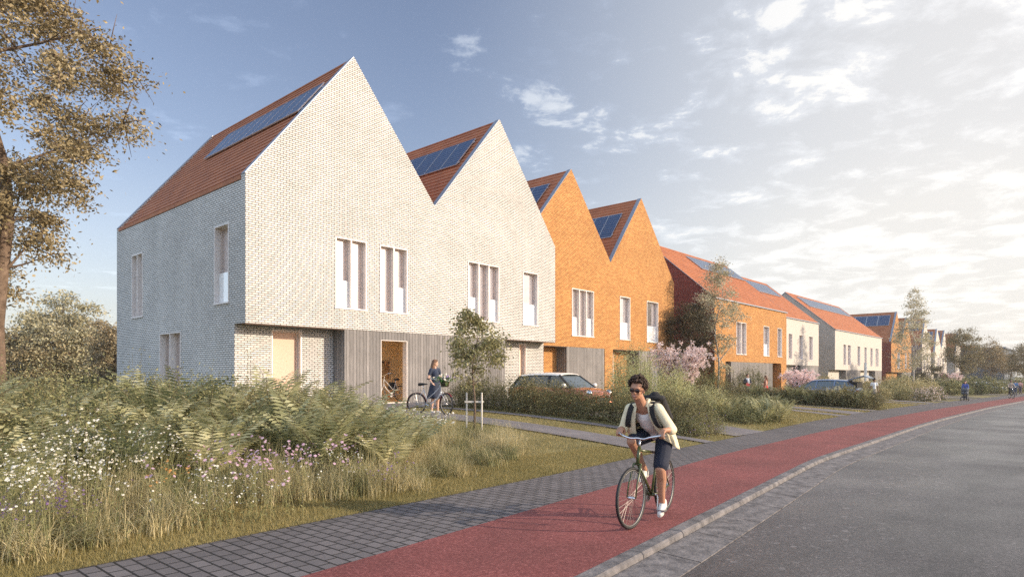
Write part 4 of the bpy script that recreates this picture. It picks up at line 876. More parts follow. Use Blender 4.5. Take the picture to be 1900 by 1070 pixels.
def left_bed():
    rnd = random.Random(12); used = set(); made = []; row_ = 0
    def place(src, t, s, sc_):
        p = G_(t, s, -.01)
        if abs(p.x) > p.y*.9+1.2: return
        if id(src) not in used: used.add(id(src)); src.location = p; src.rotation_euler = (0, 0, rnd.uniform(0, 6.3)); src.scale = (sc_,)*3; o = src
        else: o = put_copy(src, p, rnd.uniform(0, 6.3), sc_)
        made.append((o, row_))
    # rows of shrubs from front to back
    for s0, hs in ((-10.9, .84), (-10.0, .98), (-9.1, 1.02), (-7.9, 1.0), (-6.5, 1.0), (-5.0, 1.0)):
        t = -11.5; row_ += 1
        while t < -3.3-.16*(s0+11):
            place(rnd.choice((s1, s1, s2, s3)), t, s0+rnd.uniform(-.35, .35), hs*rnd.uniform(.88, 1.06)); t += rnd.uniform(.85, 1.15)
    for s0, n, hs in ((-12.3, 7, 1.0), (-11.7, 8, 1.15), (-11.0, 7, 1.28), (-10.2, 7, 1.40), (-9.2, 6, 1.45), (-8.2, 5, 1.5)):
        row_ += 1
        for k in range(n):
            t = -10.6+(7.9 if s0 < -10 else 8.0)*(k+rnd.uniform(.1, .9))/n; place(rnd.choice((f1, f2, f3)), t, s0+rnd.uniform(-.25, .25), hs*rnd.uniform(.85, 1.08))
    # the fern cluster that ends the bed on the right
    row_ += 1
    for t, s, k in ((-3.2, -12.1, .95), (-2.9, -11.5, 1.05), (-3.5, -11.4, 1.15), (-2.75, -10.7, 1.15), (-3.2, -10.4, 1.25), (-4.0, -12.2, 1.0), (-3.6, -10.9, 1.2)):
        place(rnd.choice((f1, f2)), t, s, k)
    row_ += 1; hero = [(250, 10.3, 1.0), (300, 9.6, 1.12), (450, 10.6, 1.05), (490, 9.9, 1.0), (560, 10.2, 1.3), (600, 9.7, 1.15), (650, 10.8, 1.3), (700, 10.4, 1.2), (720, 9.9, 1.05), (160, 10.4, .9), (380, 9.5, .95), (60, 9.8, .85)]
    for u, y, k in hero:
        t, s = tsu(u, y); place(f1 if k > 1.1 else f2, t, s, k)
    for r_ in range(1, row_+1):
        m = sorted([o for o, q in made if q == r_], key=lambda o: -o.location.x/o.location.y); sh = r_ <= 6; rr = ORD[r_-1] if sh else ORD[r_-7]
        for k, o in enumerate(m):
            if r_ == row_: o['label'] = 'tall upright pale fern standing clear at the front of the bed, %s from the right' % ORD[k]
            elif r_ == row_-1: o['label'] = 'tall pale fern, %s from the right in the cluster ending the bed at the lawn' % ORD[k]
            else: o['label'] = ('olive leafy shrub, %s from the right in the %s shrub row of the left bed' if sh else 'pale arching fern, %s from the right in the %s fern row of the left bed') % (ORD[k], rr)
left_bed()
# ---- hedges and shrubs of the front gardens
def row(label, group, pts, w_, h_, lm, seed, n=2600, ls=.06, name='shrub', **kw):
    src = None; rnd = random.Random(seed)
    for k, (t, s, f) in enumerate(pts):
        if src is None: src = make_shrub(name, G_(t, s), w_, h_, LM[lm], label, group, n, ls, seed, **kw); src.scale = (f, f, f)
        else: o_ = put_copy(src, G_(t, s), rnd.uniform(0, 6.3), (f*rnd.uniform(.82, 1.1), f*rnd.uniform(.82, 1.1), f*rnd.uniform(.78, 1.14)))
        (src if k == 0 else o_)['label'] = label+', '+ORD[k]+' of its row'
rw = random.Random(4)
row('brown-green hedge shrub between the lawn and the red car', 'hedge beside the red car', [(6.35+rw.uniform(-.1, .1), -13.0+.78*k, rw.uniform(.92, 1.02)) for k in range(13)]+[(7.2, -12.9+1.1*k, .9) for k in range(3)], 1.35, 1.08, 'hedge', 41, 4600, .05)
row('tall yellow-green shrub behind the red car', 'tall shrubs behind the red car', [(11.4, -8.3, 1.05), (12.3, -7.2, 1.0), (11.6, -10.0, .85), (12.6, -9.2, .80), (13.8, -7.5, .95), (11.3, -11.3, .66)], 2.0, 2.3, 'lime', 42, 5200, .06, upright=1)
row('low flowering shrub at the pavement right behind the cyclist', 'low shrubs behind the cyclist', [(5.95, -13.25, .8), (6.9, -13.3, .82), (7.5, -12.7, .9), (6.3, -12.3, 1.0), (7.4, -11.7, 1.0)], 1.15, .72, 'shrub', 43, 3400, .04, flowers=M['fpurple'], fn=110, fsize=.03)
row('dark rounded garden shrub below the pink cherry tree', 'shrubs below the cherry tree', [(13.2, -10.6, 1), (14.6, -10.2, .95), (16.0, -10.3, 1), (12.3, -11.0, .8), (15.4, -9.0, 1), (17.2, -9.2, .9), (18.5, -9.4, .9)], 1.5, 1.0, 'hedge', 44, 3600, .055)
row('dense light shrub in the corner bed past the cyclist', 'shrubs in the corner bed', [(11.3, -12.6, .8), (12.4, -12.7, .9), (13.5, -12.6, .95), (14.5, -12.3, .9), (13.2, -11.7, 1.05), (14.9, -11.2, 1.0)], 1.3, .98, 'shrub', 45, 3600, .05, upright=.8)
def ferns_at(pts, label, group, k=.9, src=f1):
    rnd = random.Random(len(pts)); 
    for i_, (t, s) in enumerate(sorted(pts, key=lambda q: -q[1]+q[0])):
        o = put_copy(rnd.choice((f1, f2, f3)), G_(t, s), rnd.uniform(0, 6), k*rnd.uniform(.85, 1.15), label+', '+ORD[i_]+' from its left', group)
ferns_at([(12.2, -12.9), (13.4, -13.0), (14.6, -12.7), (15.2, -12.0), (11.4, -12.0), (14.0, -12.1), (12.6, -12.3), (15.6, -11.4)], 'green fern in the corner bed past the cyclist', 'ferns in the corner bed', 1.0)
ferns_at([(29.4, -6.2), (29.5, -7.6), (29.3, -9.2), (29.6, -10.6), (29.4, -11.8), (29.2, -8.4)], 'green fern in the hedge before the blue car', 'ferns in the blue car hedge', 1.35)
row('dark green hedge shrub between the lawn and the blue car', 'hedge beside the blue car', [(29.5, -12.3+.85*k, rw.uniform(.95, 1.1)) for k in range(10)]+[(30.4, -12.0+1.1*k, 1.0) for k in range(7)], 1.5, 1.25, 'hedge', 46, 3000, .07)
row('tall leafy shrub in front of the couple', 'tall shrubs near the couple', [(24.2, -3.2, .8), (23.5, -4.0, .85), (21.5, -4.4, .7), (33.6, -.2, .95), (35.4, -.8, .9), (40.3, -.7, 1.1), (42.2, -1.2, 1.05)], 2.2, 2.3, 'shrub', 47, 4200, .075, upright=.8)
row('pale bushy shrub between the blue car and far birch', 'shrubs right of the blue car', [(45, -9.5, .8), (48, -10.4, .8), (47, -7, 1), (50, -9.6, 1.0), (53, -9.3, 1.0), (51, -6, 1.1), (56, -10.3, 1.0), (58.5, -9.2, 1.25), (57, -7, 1.2), (61, -9.8, 1.2), (62.5, -7.6, 1.35), (60, -5, 1.3), (64.5, -9.4, 1.15), (66, -6.5, 1.2), (43, -4.5, 1), (46, -3.5, 1.1), (53, -3, 1.2)], 2.2, 1.55, 'pale', 48, 3000, .10)
row('dusty pink low shrub at the grass edge before the far birch', 'pink shrubs on the far verge', [(49, -11.7, .8), (52, -11.6, .95), (54.5, -11.7, 1.0), (51, -10.8, 1)], 2.0, .95, 'hedge', 49, 2400, .08, flowers=LM['bloss'], fn=420, fsize=.07)
row('distant rounded shrub in the far front gardens', 'far shrubs by the road', [(70, -10.5, 1.1), (74, -11, 1.1), (78, -10, 1.1), (82, -11.7, 1.1), (86, -10, 1.2), (91, -12.6, 1.1), (96, -11, 1.3), (101, -14, 1.1), (106, -12, 1.3), (112, -15.5, 1.2), (118, -13, 1.4), (125, -17, 1.3), (133, -16, 1.4), (142, -19, 1.3), (75, -6, 1.3), (88, -6, 1.3), (98, -7, 1.3), (110, -8, 1.3)], 2.8, 1.6, 'shrub', 50, 1800, .14)
# ---- trees
P = at(-8, 13.6)
P = at(-2, 13.6)
make_tree('broadleaf_tree', P, 12.0, (2.5, 2.5, 4.1), 7.3, LM['oak'], M['bark'], 'large tan-leaved tree rising out of frame at the left edge', nprim=14, ncl=200, nleaf=330, lsize=.088, trunk_r=.19, spread=.25, off=(-.3, 0), seed=3, h0=.24, shell=.62)
P = at(880, 16.2)
make_tree('young_tree', P, 3.0, (.72, .72, 1.02), 2.12, LM['pale'], M['bark'], 'young staked tree on the lawn with a round tan crown', nprim=8, ncl=50, nleaf=100, lsize=.08, trunk_r=.036, spread=.15, seed=5, h0=.36, top=.45, shell=.2, leafw=.55)
def stakes():
    q = at(880, 16.2)
    for k, sx in enumerate((-1, 1)):
        b = MB(); b.tube([(0, 0, -.1), (0, 0, .93)], .022, 10); b.box((-.004, -.03, .86), (.004, .03, .88))
        o = b.build('tree_stake', mat('pale_stake', (.62, .58, .52), .7)); o.location = q+Vector((.19*sx, -.03*sx, 0)); tag(o, ('pale wooden stake left of the young tree trunk', 'pale wooden stake right of the young tree trunk')[k], 'stake', 'stakes of the young tree')
    c = MB(); c.bar((-.24, -.025, .70), (.24, -.025, .70), .012, .045); o = c.build('tree_strap', mat('pale_strap', (.6, .56, .5), .8)); o.location = q; tag(o, 'pale crossbar strap tying the young tree to its two stakes', 'strap')
stakes()
make_tree('birch', at(1332, 49), 10.0, (2.0, 2.0, 4.0), 6.6, LM['birch'], M['birchbark'], 'slender white-trunked birch in front of the orange house with street-facing roof', nprim=12, ncl=95, nleaf=95, lsize=.13, trunk_r=.095, spread=.30, seed=8, h0=.22, top=.75, shell=.15, leafw=.6)
make_tree('garden_tree', at(1284, 48.3), 7.2, (1.75, 1.75, 3.1), 4.5, LM['deep'], M['bark'], 'dark multi-stemmed garden tree against the dark red side wall', nprim=10, ncl=110, nleaf=170, lsize=.12, trunk_r=.09, spread=.33, seed=9, h0=.15, top=.3, shell=.2)
def cherry(u, y, label, k, seed):
    rng = np.random.default_rng(seed); root = empty('cherry_tree', at(u, y), 0, label, 'tree', 'pink cherry trees', k); st = MB(); cen = []
    for i in range(26):
        a = rng.uniform(0, 6.28); r = 1.25*math.sqrt(rng.uniform(.1, 1)); e = Vector((r*math.cos(a), r*math.sin(a), 2.25-.45*r*r*.6+rng.normal()*.12)); b = Vector((.05*math.cos(a), .05*math.sin(a), 0))
        pts = bez(b, Vector((e.x*.25, e.y*.25, 1.2)), e, 8); st.tube(pts, [.030*(1-j/9)+.004 for j in range(9)], 5)
        for j in range(4, 9):
            for q in range(4):
                c = V3(pts[j])+rng.normal(size=3)*V3((.16, .16, .10)); m = 14; cen.append(c+rng.normal(size=(m, 3))*.045)
                st.tube([pts[j], Vector(c)], [.006, .003], 3)
    cen = np.concatenate(cen); st.build('trunk', M['bark'], root); np_mesh('blossom', np.concatenate([leaves(cen, .055, .045, 0, rng=rng), leaves(cen+.01, .055, .045, 0, rng=rng)]), 4, LM['bloss'], root)
cherry(1262, 30, 'pink blossoming cherry tree in front of the orange gabled house', 1.14, 4)
cherry(1482, 45, 'smaller pink cherry tree left of the blue car', .95, 6)
cherry(1762, 78, 'distant pink cherry tree in front of the far white gables', 1.1, 7)
TG = 'street trees along the far pavement'
make_tree('birch', at(1696, 70), 10.6, (2.0, 2.0, 4.6), 6.7, LM['birch'], M['birchbark'], 'tall pale birch before the far orange gabled house', group=TG, nprim=12, ncl=95, nleaf=95, lsize=.17, trunk_r=.10, spread=.32, seed=12, h0=.2, top=.7, shell=.1)
make_tree('street_tree', at(1786, 85), 8.3, (2.3, 2.3, 2.8), 5.9, LM['oak'], M['bark'], 'round-crowned street tree behind the woman with the pram', group=TG, nprim=11, ncl=120, nleaf=110, lsize=.16, trunk_r=.17, spread=.42, seed=13, h0=.3)
make_tree('street_tree', at(1839, 104), 8.0, (2.1, 2.1, 2.9), 5.2, LM['oak'], M['bark'], 'loose street tree between the round tree and the dark hall', group=TG, nprim=10, ncl=100, nleaf=100, lsize=.18, trunk_r=.14, spread=.42, seed=14, h0=.25, top=.4)
make_tree('street_tree', at(1875, 120), 6.8, (2.4, 2.4, 2.4), 4.6, LM['dark'], M['bark'], 'brownish street tree before the dark hall', group=TG, nprim=9, ncl=80, nleaf=100, lsize=.18, trunk_r=.13, spread=.45, seed=15)
make_tree('street_tree', at(1900, 105), 7.4, (2.5, 2.5, 2.7), 5.0, LM['oak'], M['bark'], 'street tree cut by the right edge of the view', group=TG, nprim=9, ncl=100, nleaf=100, lsize=.18, trunk_r=.13, spread=.45, seed=16)
make_tree('garden_tree', at(1722, 78), 3.9, (1.8, 1.8, 1.6), 2.6, LM['dark'], M['bark'], 'small dark rounded tree right of the tall birch', nprim=8, ncl=50, nleaf=70, lsize=.15, trunk_r=.08, spread=.3, seed=17, h0=.1)
# ---- background left
BG = 'trees behind the left meadow'
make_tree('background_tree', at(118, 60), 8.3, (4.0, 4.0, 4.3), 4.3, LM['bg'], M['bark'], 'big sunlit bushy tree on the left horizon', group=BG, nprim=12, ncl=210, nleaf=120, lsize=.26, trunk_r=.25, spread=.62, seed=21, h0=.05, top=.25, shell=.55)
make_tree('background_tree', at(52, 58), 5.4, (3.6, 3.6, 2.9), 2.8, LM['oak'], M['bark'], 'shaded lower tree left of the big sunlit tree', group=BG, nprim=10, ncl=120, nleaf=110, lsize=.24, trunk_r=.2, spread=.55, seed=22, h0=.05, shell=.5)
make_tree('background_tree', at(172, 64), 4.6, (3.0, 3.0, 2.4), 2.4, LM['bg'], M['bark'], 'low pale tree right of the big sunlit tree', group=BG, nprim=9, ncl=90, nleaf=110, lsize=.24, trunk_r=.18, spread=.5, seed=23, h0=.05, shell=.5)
make_tree('background_tree', at(212, 48), 5.4, (1.6, 1.6, 2.8), 2.8, LM['oak'], M['bark'], 'narrow tree at the corner of the white house', group=BG, nprim=9, ncl=90, nleaf=110, lsize=.19, trunk_r=.15, spread=.35, seed=24, h0=.05, shell=.4)
make_tree('background_tree', at(5, 75), 4.8, (4.6, 4.6, 2.6), 2.5, LM['dark'], M['bark'], 'dark far tree behind the left trunk', group=BG, nprim=9, ncl=90, nleaf=110, lsize=.3, trunk_r=.2, spread=.7, seed=25, h0=.05, shell=.5)
row('dark clipped hedge section across the left background', 'hedge across the left background', [tsu(u, 38)+(1,) for u in range(-20, 225, 26)], 2.3, 1.15, 'dark', 51, 2400, .13, name='hedge', cat='hedge')
# ------------------------------------------------------------------ bodies from blended tapered limbs
def cone_limb(mb, p, r0, q, r1, n=12):
    p, q = Vector(p), Vector(q); d = q-p; L_ = d.length
    if L_ < 1e-5: mb.ball(p, max(r0, r1), n); return
    d /= L_; k = 4; rings = []; a = d.orthogonal().normalized(); b = d.cross(a)
    prof = [(-r0*math.cos(i*math.pi/2/k), r0*math.sin(i*math.pi/2/k)) for i in range(k+1)]+[(L_+r1*math.sin(i*math.pi/2/k), r1*math.cos(i*math.pi/2/k)) for i in range(k+1)]
    vs = []; fs = []
    for (z, r) in prof:
        for j in range(n): an = 2*math.pi*j/n; vs.append(p+d*z+(a*math.cos(an)+b*math.sin(an))*max(r, .0004))
    m = len(prof)
    for i in range(m-1):
        for j in range(n): fs.append((i*n+j, i*n+(j+1) % n, (i+1)*n+(j+1) % n, (i+1)*n+j))
    fs.append(tuple(range(n-1, -1, -1))); fs.append(tuple((m-1)*n+j for j in range(n)))
    mb.add(vs, fs)
def body(name, mt, parent, limbs=(), balls=(), voxel=.01, smooth=2, boxes=(), label=None):
    mb = MB()
    for l in limbs:
        for (a, ra), (b, rb) in zip(l, l[1:]): cone_limb(mb, a, ra, b, rb)
    for bl in balls:
        c, r = bl[0], bl[1]; M_ = bl[2] if len(bl) > 2 else None
        mb.ball(c, r, 16, M=M_)
    for a, b, M_ in boxes: mb.box(a, b, M=M_)
    o = mb.build(name, mt, parent)
    m = o.modifiers.new('blend', 'REMESH'); m.mode = 'VOXEL'; m.voxel_size = voxel; m.use_smooth_shade = True
    if smooth: s_ = o.modifiers.new('soften', 'SMOOTH'); s_.factor = .5; s_.iterations = smooth
    if label: o['label'] = label
    return o
def rotm(ax, ay, az): return Matrix.Rotation(az, 3, 'Z') @ Matrix.Rotation(ay, 3, 'Y') @ Matrix.Rotation(ax, 3, 'X')
SK1 = nmat('skin_tan', (.42, .21, .125), .08, 12, .5); SK2 = nmat('skin_light', (.58, .36, .26), .06, 12, .5); SK3 = nmat('skin_dark', (.20, .10, .065), .06, 12, .5)
HAIRB = nmat('hair_brown', (.055, .028, .016), .3, 40, .6); HAIRL = nmat('hair_chestnut', (.15, .075, .038), .3, 40, .6); HAIRK = nmat('hair_black', (.012, .010, .010), .2, 40, .5)
BLACK = mat('black_rubber', (.012, .012, .013), .6); CHROME = mat('chrome', (.70, .70, .72), .18, 1.0); RIMM = mat('dull_alloy', (.22, .215, .20), .45, .7); GREYM = mat('grey_metal', (.35, .35, .36), .35, .8)
def cloth(name, col, var=.08): return nmat(name, col, var, 14, .85, 0, .35, 90, .004)
# ------------------------------------------------------------------ bicycles
def make_bike(name, label, loc, rz, frame_col, group=None, steer=0.0, style='road', detail=True, tyre_r=.335, tw_=.017, crank_angle=-90, scale=1, fender=None, basket=False, rack=False, up=0.0, fcol2=None, lean=0):
    """x forward, y left, z up; origin on the ground under the crank"""
    root = empty(name, loc, rz, label, 'bicycle', group, scale)
    if lean: root.rotation_euler = (lean, 0, rz)
    fm = mat(name+'_paint', frame_col, .28, .1, .6); R_ = tyre_r
    fx, rx = .60, -.43; BB = Vector((0, 0, .285)); rh = Vector((rx, 0, R_)); fh = Vector((fx, 0, R_))
    seat_top = Vector((-.19, 0, .80)); ht = Vector((.375, 0, .83+up)); hb = Vector((.425, 0, .67+up*.7)); ax = (ht-hb).normalized()
    def wheel(c, parent, st=0.0):
        w_ = bpy.data.objects.new('wheel', None); C.objects.link(w_); w_.parent = parent; w_.location = c; w_.rotation_euler = (0, 0, st)
        n = 40 if detail else 20
        def ring(r, tr, nm, mt, m_=8, flat=1):
            mb = MB(); vs = []; fs = []
            for i in range(n):
                a = 2*math.pi*i/n
                for j in range(m_):
                    b = 2*math.pi*j/m_; rr = r+tr*math.cos(b); vs.append((rr*math.cos(a), tr*flat*math.sin(b), rr*math.sin(a)))
            for i in range(n):
                for j in range(m_): fs.append((i*m_+j, i*m_+(j+1) % m_, ((i+1) % n)*m_+(j+1) % m_, ((i+1) % n)*m_+j))
            mb.add(vs, fs); return mb.build(nm, mt, w_, smooth=True)
        ring(R_-tw_, tw_, 'tyre', BLACK); ring(R_-2.1*tw_, tw_*.45, 'rim', RIMM, 6, 1.3)
        sp = MB()
        for i in range(28 if detail else 12):
            a = 2*math.pi*i/(28 if detail else 12); b = a+(.28 if i % 2 else -.28); y = .028*(1 if (i//2) % 2 else -1)
            sp.tube([(.02*math.cos(b), y, .02*math.sin(b)), ((R_-2*tw_)*math.cos(a), 0, (R_-2*tw_)*math.sin(a))], .0013 if detail else .002, 3)
        sp.build('spokes', RIMM, w_); hb_ = MB(); hb_.tube([(0, -.045, 0), (0, -.03, 0), (0, .03, 0), (0, .045, 0)], [.012, .02, .02, .012], 10); hb_.build('hub', CHROME, w_, smooth=True); return w_
    wheel(rh, root); wheel(fh, root, steer)
    f = MB(); t = .0145
    if style == 'road':
        f.tube([hb, BB], t+.002, 10); f.tube([ht-ax*.03, seat_top-Vector((-.012, 0, .05))], t, 10)
    else:
        f.tube([hb-ax*.01, hb+Vector((-.13, 0, -.22)), BB+Vector((.05, 0, .03)), BB], t+.006, 10); f.tube([ht-ax*.04, ht+Vector((-.2, 0, -.24)), Vector((-.07, 0, .47))], t, 10)
    f.tube([seat_top-Vector((0, 0, .02)), BB], t, 10); f.tube([hb-ax*.01, ht+ax*.01], .020, 10); f.tube([BB+Vector((0, -.035, 0)), BB+Vector((0, .035, 0))], .022, 10)
    for y in (-1, 1): f.tube([rh+Vector((0, .055*y, 0)), Vector((-.08, .03*y, .285)), BB], .0085, 8); f.tube([rh+Vector((0, .055*y, 0)), seat_top+Vector((-.005, .018*y, -.06))], .0075, 8)
    f.build('frame', fm, root, smooth=True)
    fk = MB(); st = Matrix.Rotation(steer, 3, 'Z')
    for y in (-1, 1): fk.tube([fh+st @ Vector((0, .052*y, 0)), fh+st @ Vector((-.035, .05*y, .14)), hb+st @ Vector((.012, .045*y, -.02)), hb+Vector((0, .02*y, .0))], [.008, .010, .012, .012], 8)
    fk.tube([hb+st @ Vector((0, -.05, -.01)), hb+st @ Vector((0, .05, -.01))], .013, 8); fk.build('fork', fm if not fcol2 else mat('fork_paint', fcol2, .3, .3), root, smooth=True)
    # crank, pedals, chain
    ca = R(crank_angle); cr_ = MB(); pd = []
    for y, a in ((.075, ca), (-.075, ca+math.pi)):
        e = BB+Vector((.17*math.cos(a), y, .17*math.sin(a))); cr_.tube([BB+Vector((0, y*.6, 0)), BB+Vector((0, y, 0)), e], .009, 8); pd.append((e, y))
    cr_.lathe([(.0, -.003), (.092, -.003), (.092, .003), (0, .003)], 28, M=Matrix.Translation(BB+Vector((0, -.048, 0))) @ Matrix.Rotation(math.pi/2, 4, 'X')); cr_.build('crank', CHROME, root, smooth=False)
    for e, y in pd:
        p_ = MB(); s_ = 1 if y > 0 else -1; y0, y1 = sorted((e.y+s_*.01, e.y+s_*.10)); p_.box((e.x-.045, y0, e.z-.010), (e.x+.045, y1, e.z+.010)); p_.build('pedal', GREYM, root)
    ch = MB(); 
    for sgn in (-1, 1): ch.tube([BB+Vector((0, -.048, .09*sgn)), rh+Vector((0, -.05, .035*sgn))], .004, 4)
    ch.tube([BB+Vector((.09*math.cos(i*.45-1.6), -.048, .09*math.sin(i*.45-1.6))) for i in range(8)], .005, 4); ch.build('chain', GREYM, root)
    sd_ = MB(); sd_.tube([seat_top-Vector((0, 0, .03)), seat_top+Vector((-.02, 0, .11))], .0125, 8); sp_ = sd_.build('seat_post', CHROME, root, smooth=True)
    sl_ = body('saddle', BLACK, root, [[((-.33, 0, .93), .055), ((-.22, 0, .94), .038), ((-.06, 0, .935), .016)], [((-.33, -.035, .93), .035), ((-.33, .035, .93), .035)]], voxel=.009, smooth=2)
    # bars
    hs = ht+ax*.10; b = MB(); b.tube([ht, hs], .012, 8); ex = st @ Vector((.055, 0, .012)); b.tube([hs, hs+ex], .014, 8); b.build('stem', CHROME, root, smooth=True)
    hc = hs+ex; bar = MB()
    if style == 'road': pts = [(-.11, .27, .035), (-.03, .245, .035), (.03, .17, .02), (.02, .08, -.01), (0, 0, 0)]
    else: pts = [(-.26, .30, .09), (-.12, .28, .10), (-.02, .20, .09), (.01, .09, .02), (0, 0, 0)]
    full = [hc+st @ Vector(p) for p in pts]+[hc+st @ Vector((p[0], -p[1], p[2])) for p in pts[-2::-1]]
    sm_ = []
    for i in range(len(full)-1): sm_ += [full[i].lerp(full[i+1], k/4) for k in range(4)]
    sm_.append(full[-1])
    for _ in range(2): sm_ = [sm_[0]]+[(sm_[i-1]+sm_[i]*2+sm_[i+1])/4 for i in range(1, len(sm_)-1)]+[sm_[-1]]
    bar.tube(sm_, .0125, 8); hbo = bar.build('handlebar', CHROME, root, smooth=True)
    for a_, b_ in ((0, 1),): 
        for sgn in (0, -1):
            g = MB(); p0, p1 = (full[0], full[1]) if sgn == 0 else (full[-1], full[-2]); g.tube([p0+(p0-p1)*.05, p0.lerp(p1, 1.0)], .0165, 10); g.build('grip', BLACK if style != 'road' else GREYM, root, smooth=True)
    if fender:
        fe = MB()
        for c, a0, a1, stt in ((rh, 10, 200, 0), (fh, 40, 190, steer)):
            Rr = R_+.018; Mx = Matrix.Rotation(stt, 3, 'Z'); prev = None
            for i in range(17):
                a = R(a0+(a1-a0)*i/16); pl = [c+Mx @ Vector((Rr*math.cos(a)*k, y, Rr*math.sin(a)*k)) for y, k in ((-.026, .975), (0, 1), (.026, .975))]
                if prev:
                    fe.quad(prev[0], prev[1], pl[1], pl[0]); fe.quad(prev[1], prev[2], pl[2], pl[1])
                prev = pl
        fe.build('fender', mat('fender_paint', fender, .3, .2), root, smooth=True)
    if rack:
        rk = MB(); z = R_*2+.07
        for y in (-.06, .06): rk.tube([(-.18, y, z), (-.66, y, z)], .006, 6); rk.tube([rh+Vector((0, y, 0)), (-.52, y, z)], .006, 6)
        for k in range(4): rk.tube([(-.24-.13*k, -.06, z), (-.24-.13*k, .06, z)], .005, 6)
        rk.build('luggage_rack', GREYM, root)
    return root, hc, BB, st
RC = Vector((1.62, 7.49, 0)); HD = Vector((-.55, -.84, 0)).normalized(); bz = zp(-4)+.045
bike, hc, BB, bst = make_bike('bicycle', 'olive green bicycle ridden on the red cycle path', (RC.x, RC.y, bz), math.atan2(HD.y, HD.x), (.060, .072, .022), steer=R(-5), crank_angle=-84, up=.03)
def hand(Pt, wrist, c, axis, fwd, up_, r=.017, s=1.0):
    """fingers closed round a bar: c grip centre, axis along the bar; returns limbs"""
    c = Vector(c); axis = Vector(axis).normalized(); up_ = Vector(up_).normalized(); fwd = Vector(fwd).normalized(); L_ = []
    kn = c+up_*(r+.020)+fwd*.008
    L_.append([(Vector(wrist), .026*s), (c+up_*(r+.024)-fwd*.035, .027*s)])
    for i, o in enumerate((-.030, -.010, .011, .030)):
        ln = (.92, 1.05, 1.0, .8)[i]; k0 = kn+axis*o; 
        L_.append([(c+up_*(r+.022)-fwd*.035+axis*o*.8, .017*s), (k0, .0115*s)])
        L_.append([(k0, .0105*s), (c+fwd*(r+.022)*ln+up_*.006+axis*o, .0095*s), (c+fwd*(r+.010)-up_*(r+.004)*ln+axis*o, .0088*s), (c-up_*(r+.008)+fwd*.002+axis*o, .008*s)])
    th = c-axis*0 
    L_.append([(c+up_*(r+.016)-fwd*.035-axis*.030, .014*s), (c-fwd*(r+.016)-axis*.034+up_*.004, .0115*s), (c-fwd*.006-up_*(r+.010)-axis*.036, .0095*s)])
    return L_
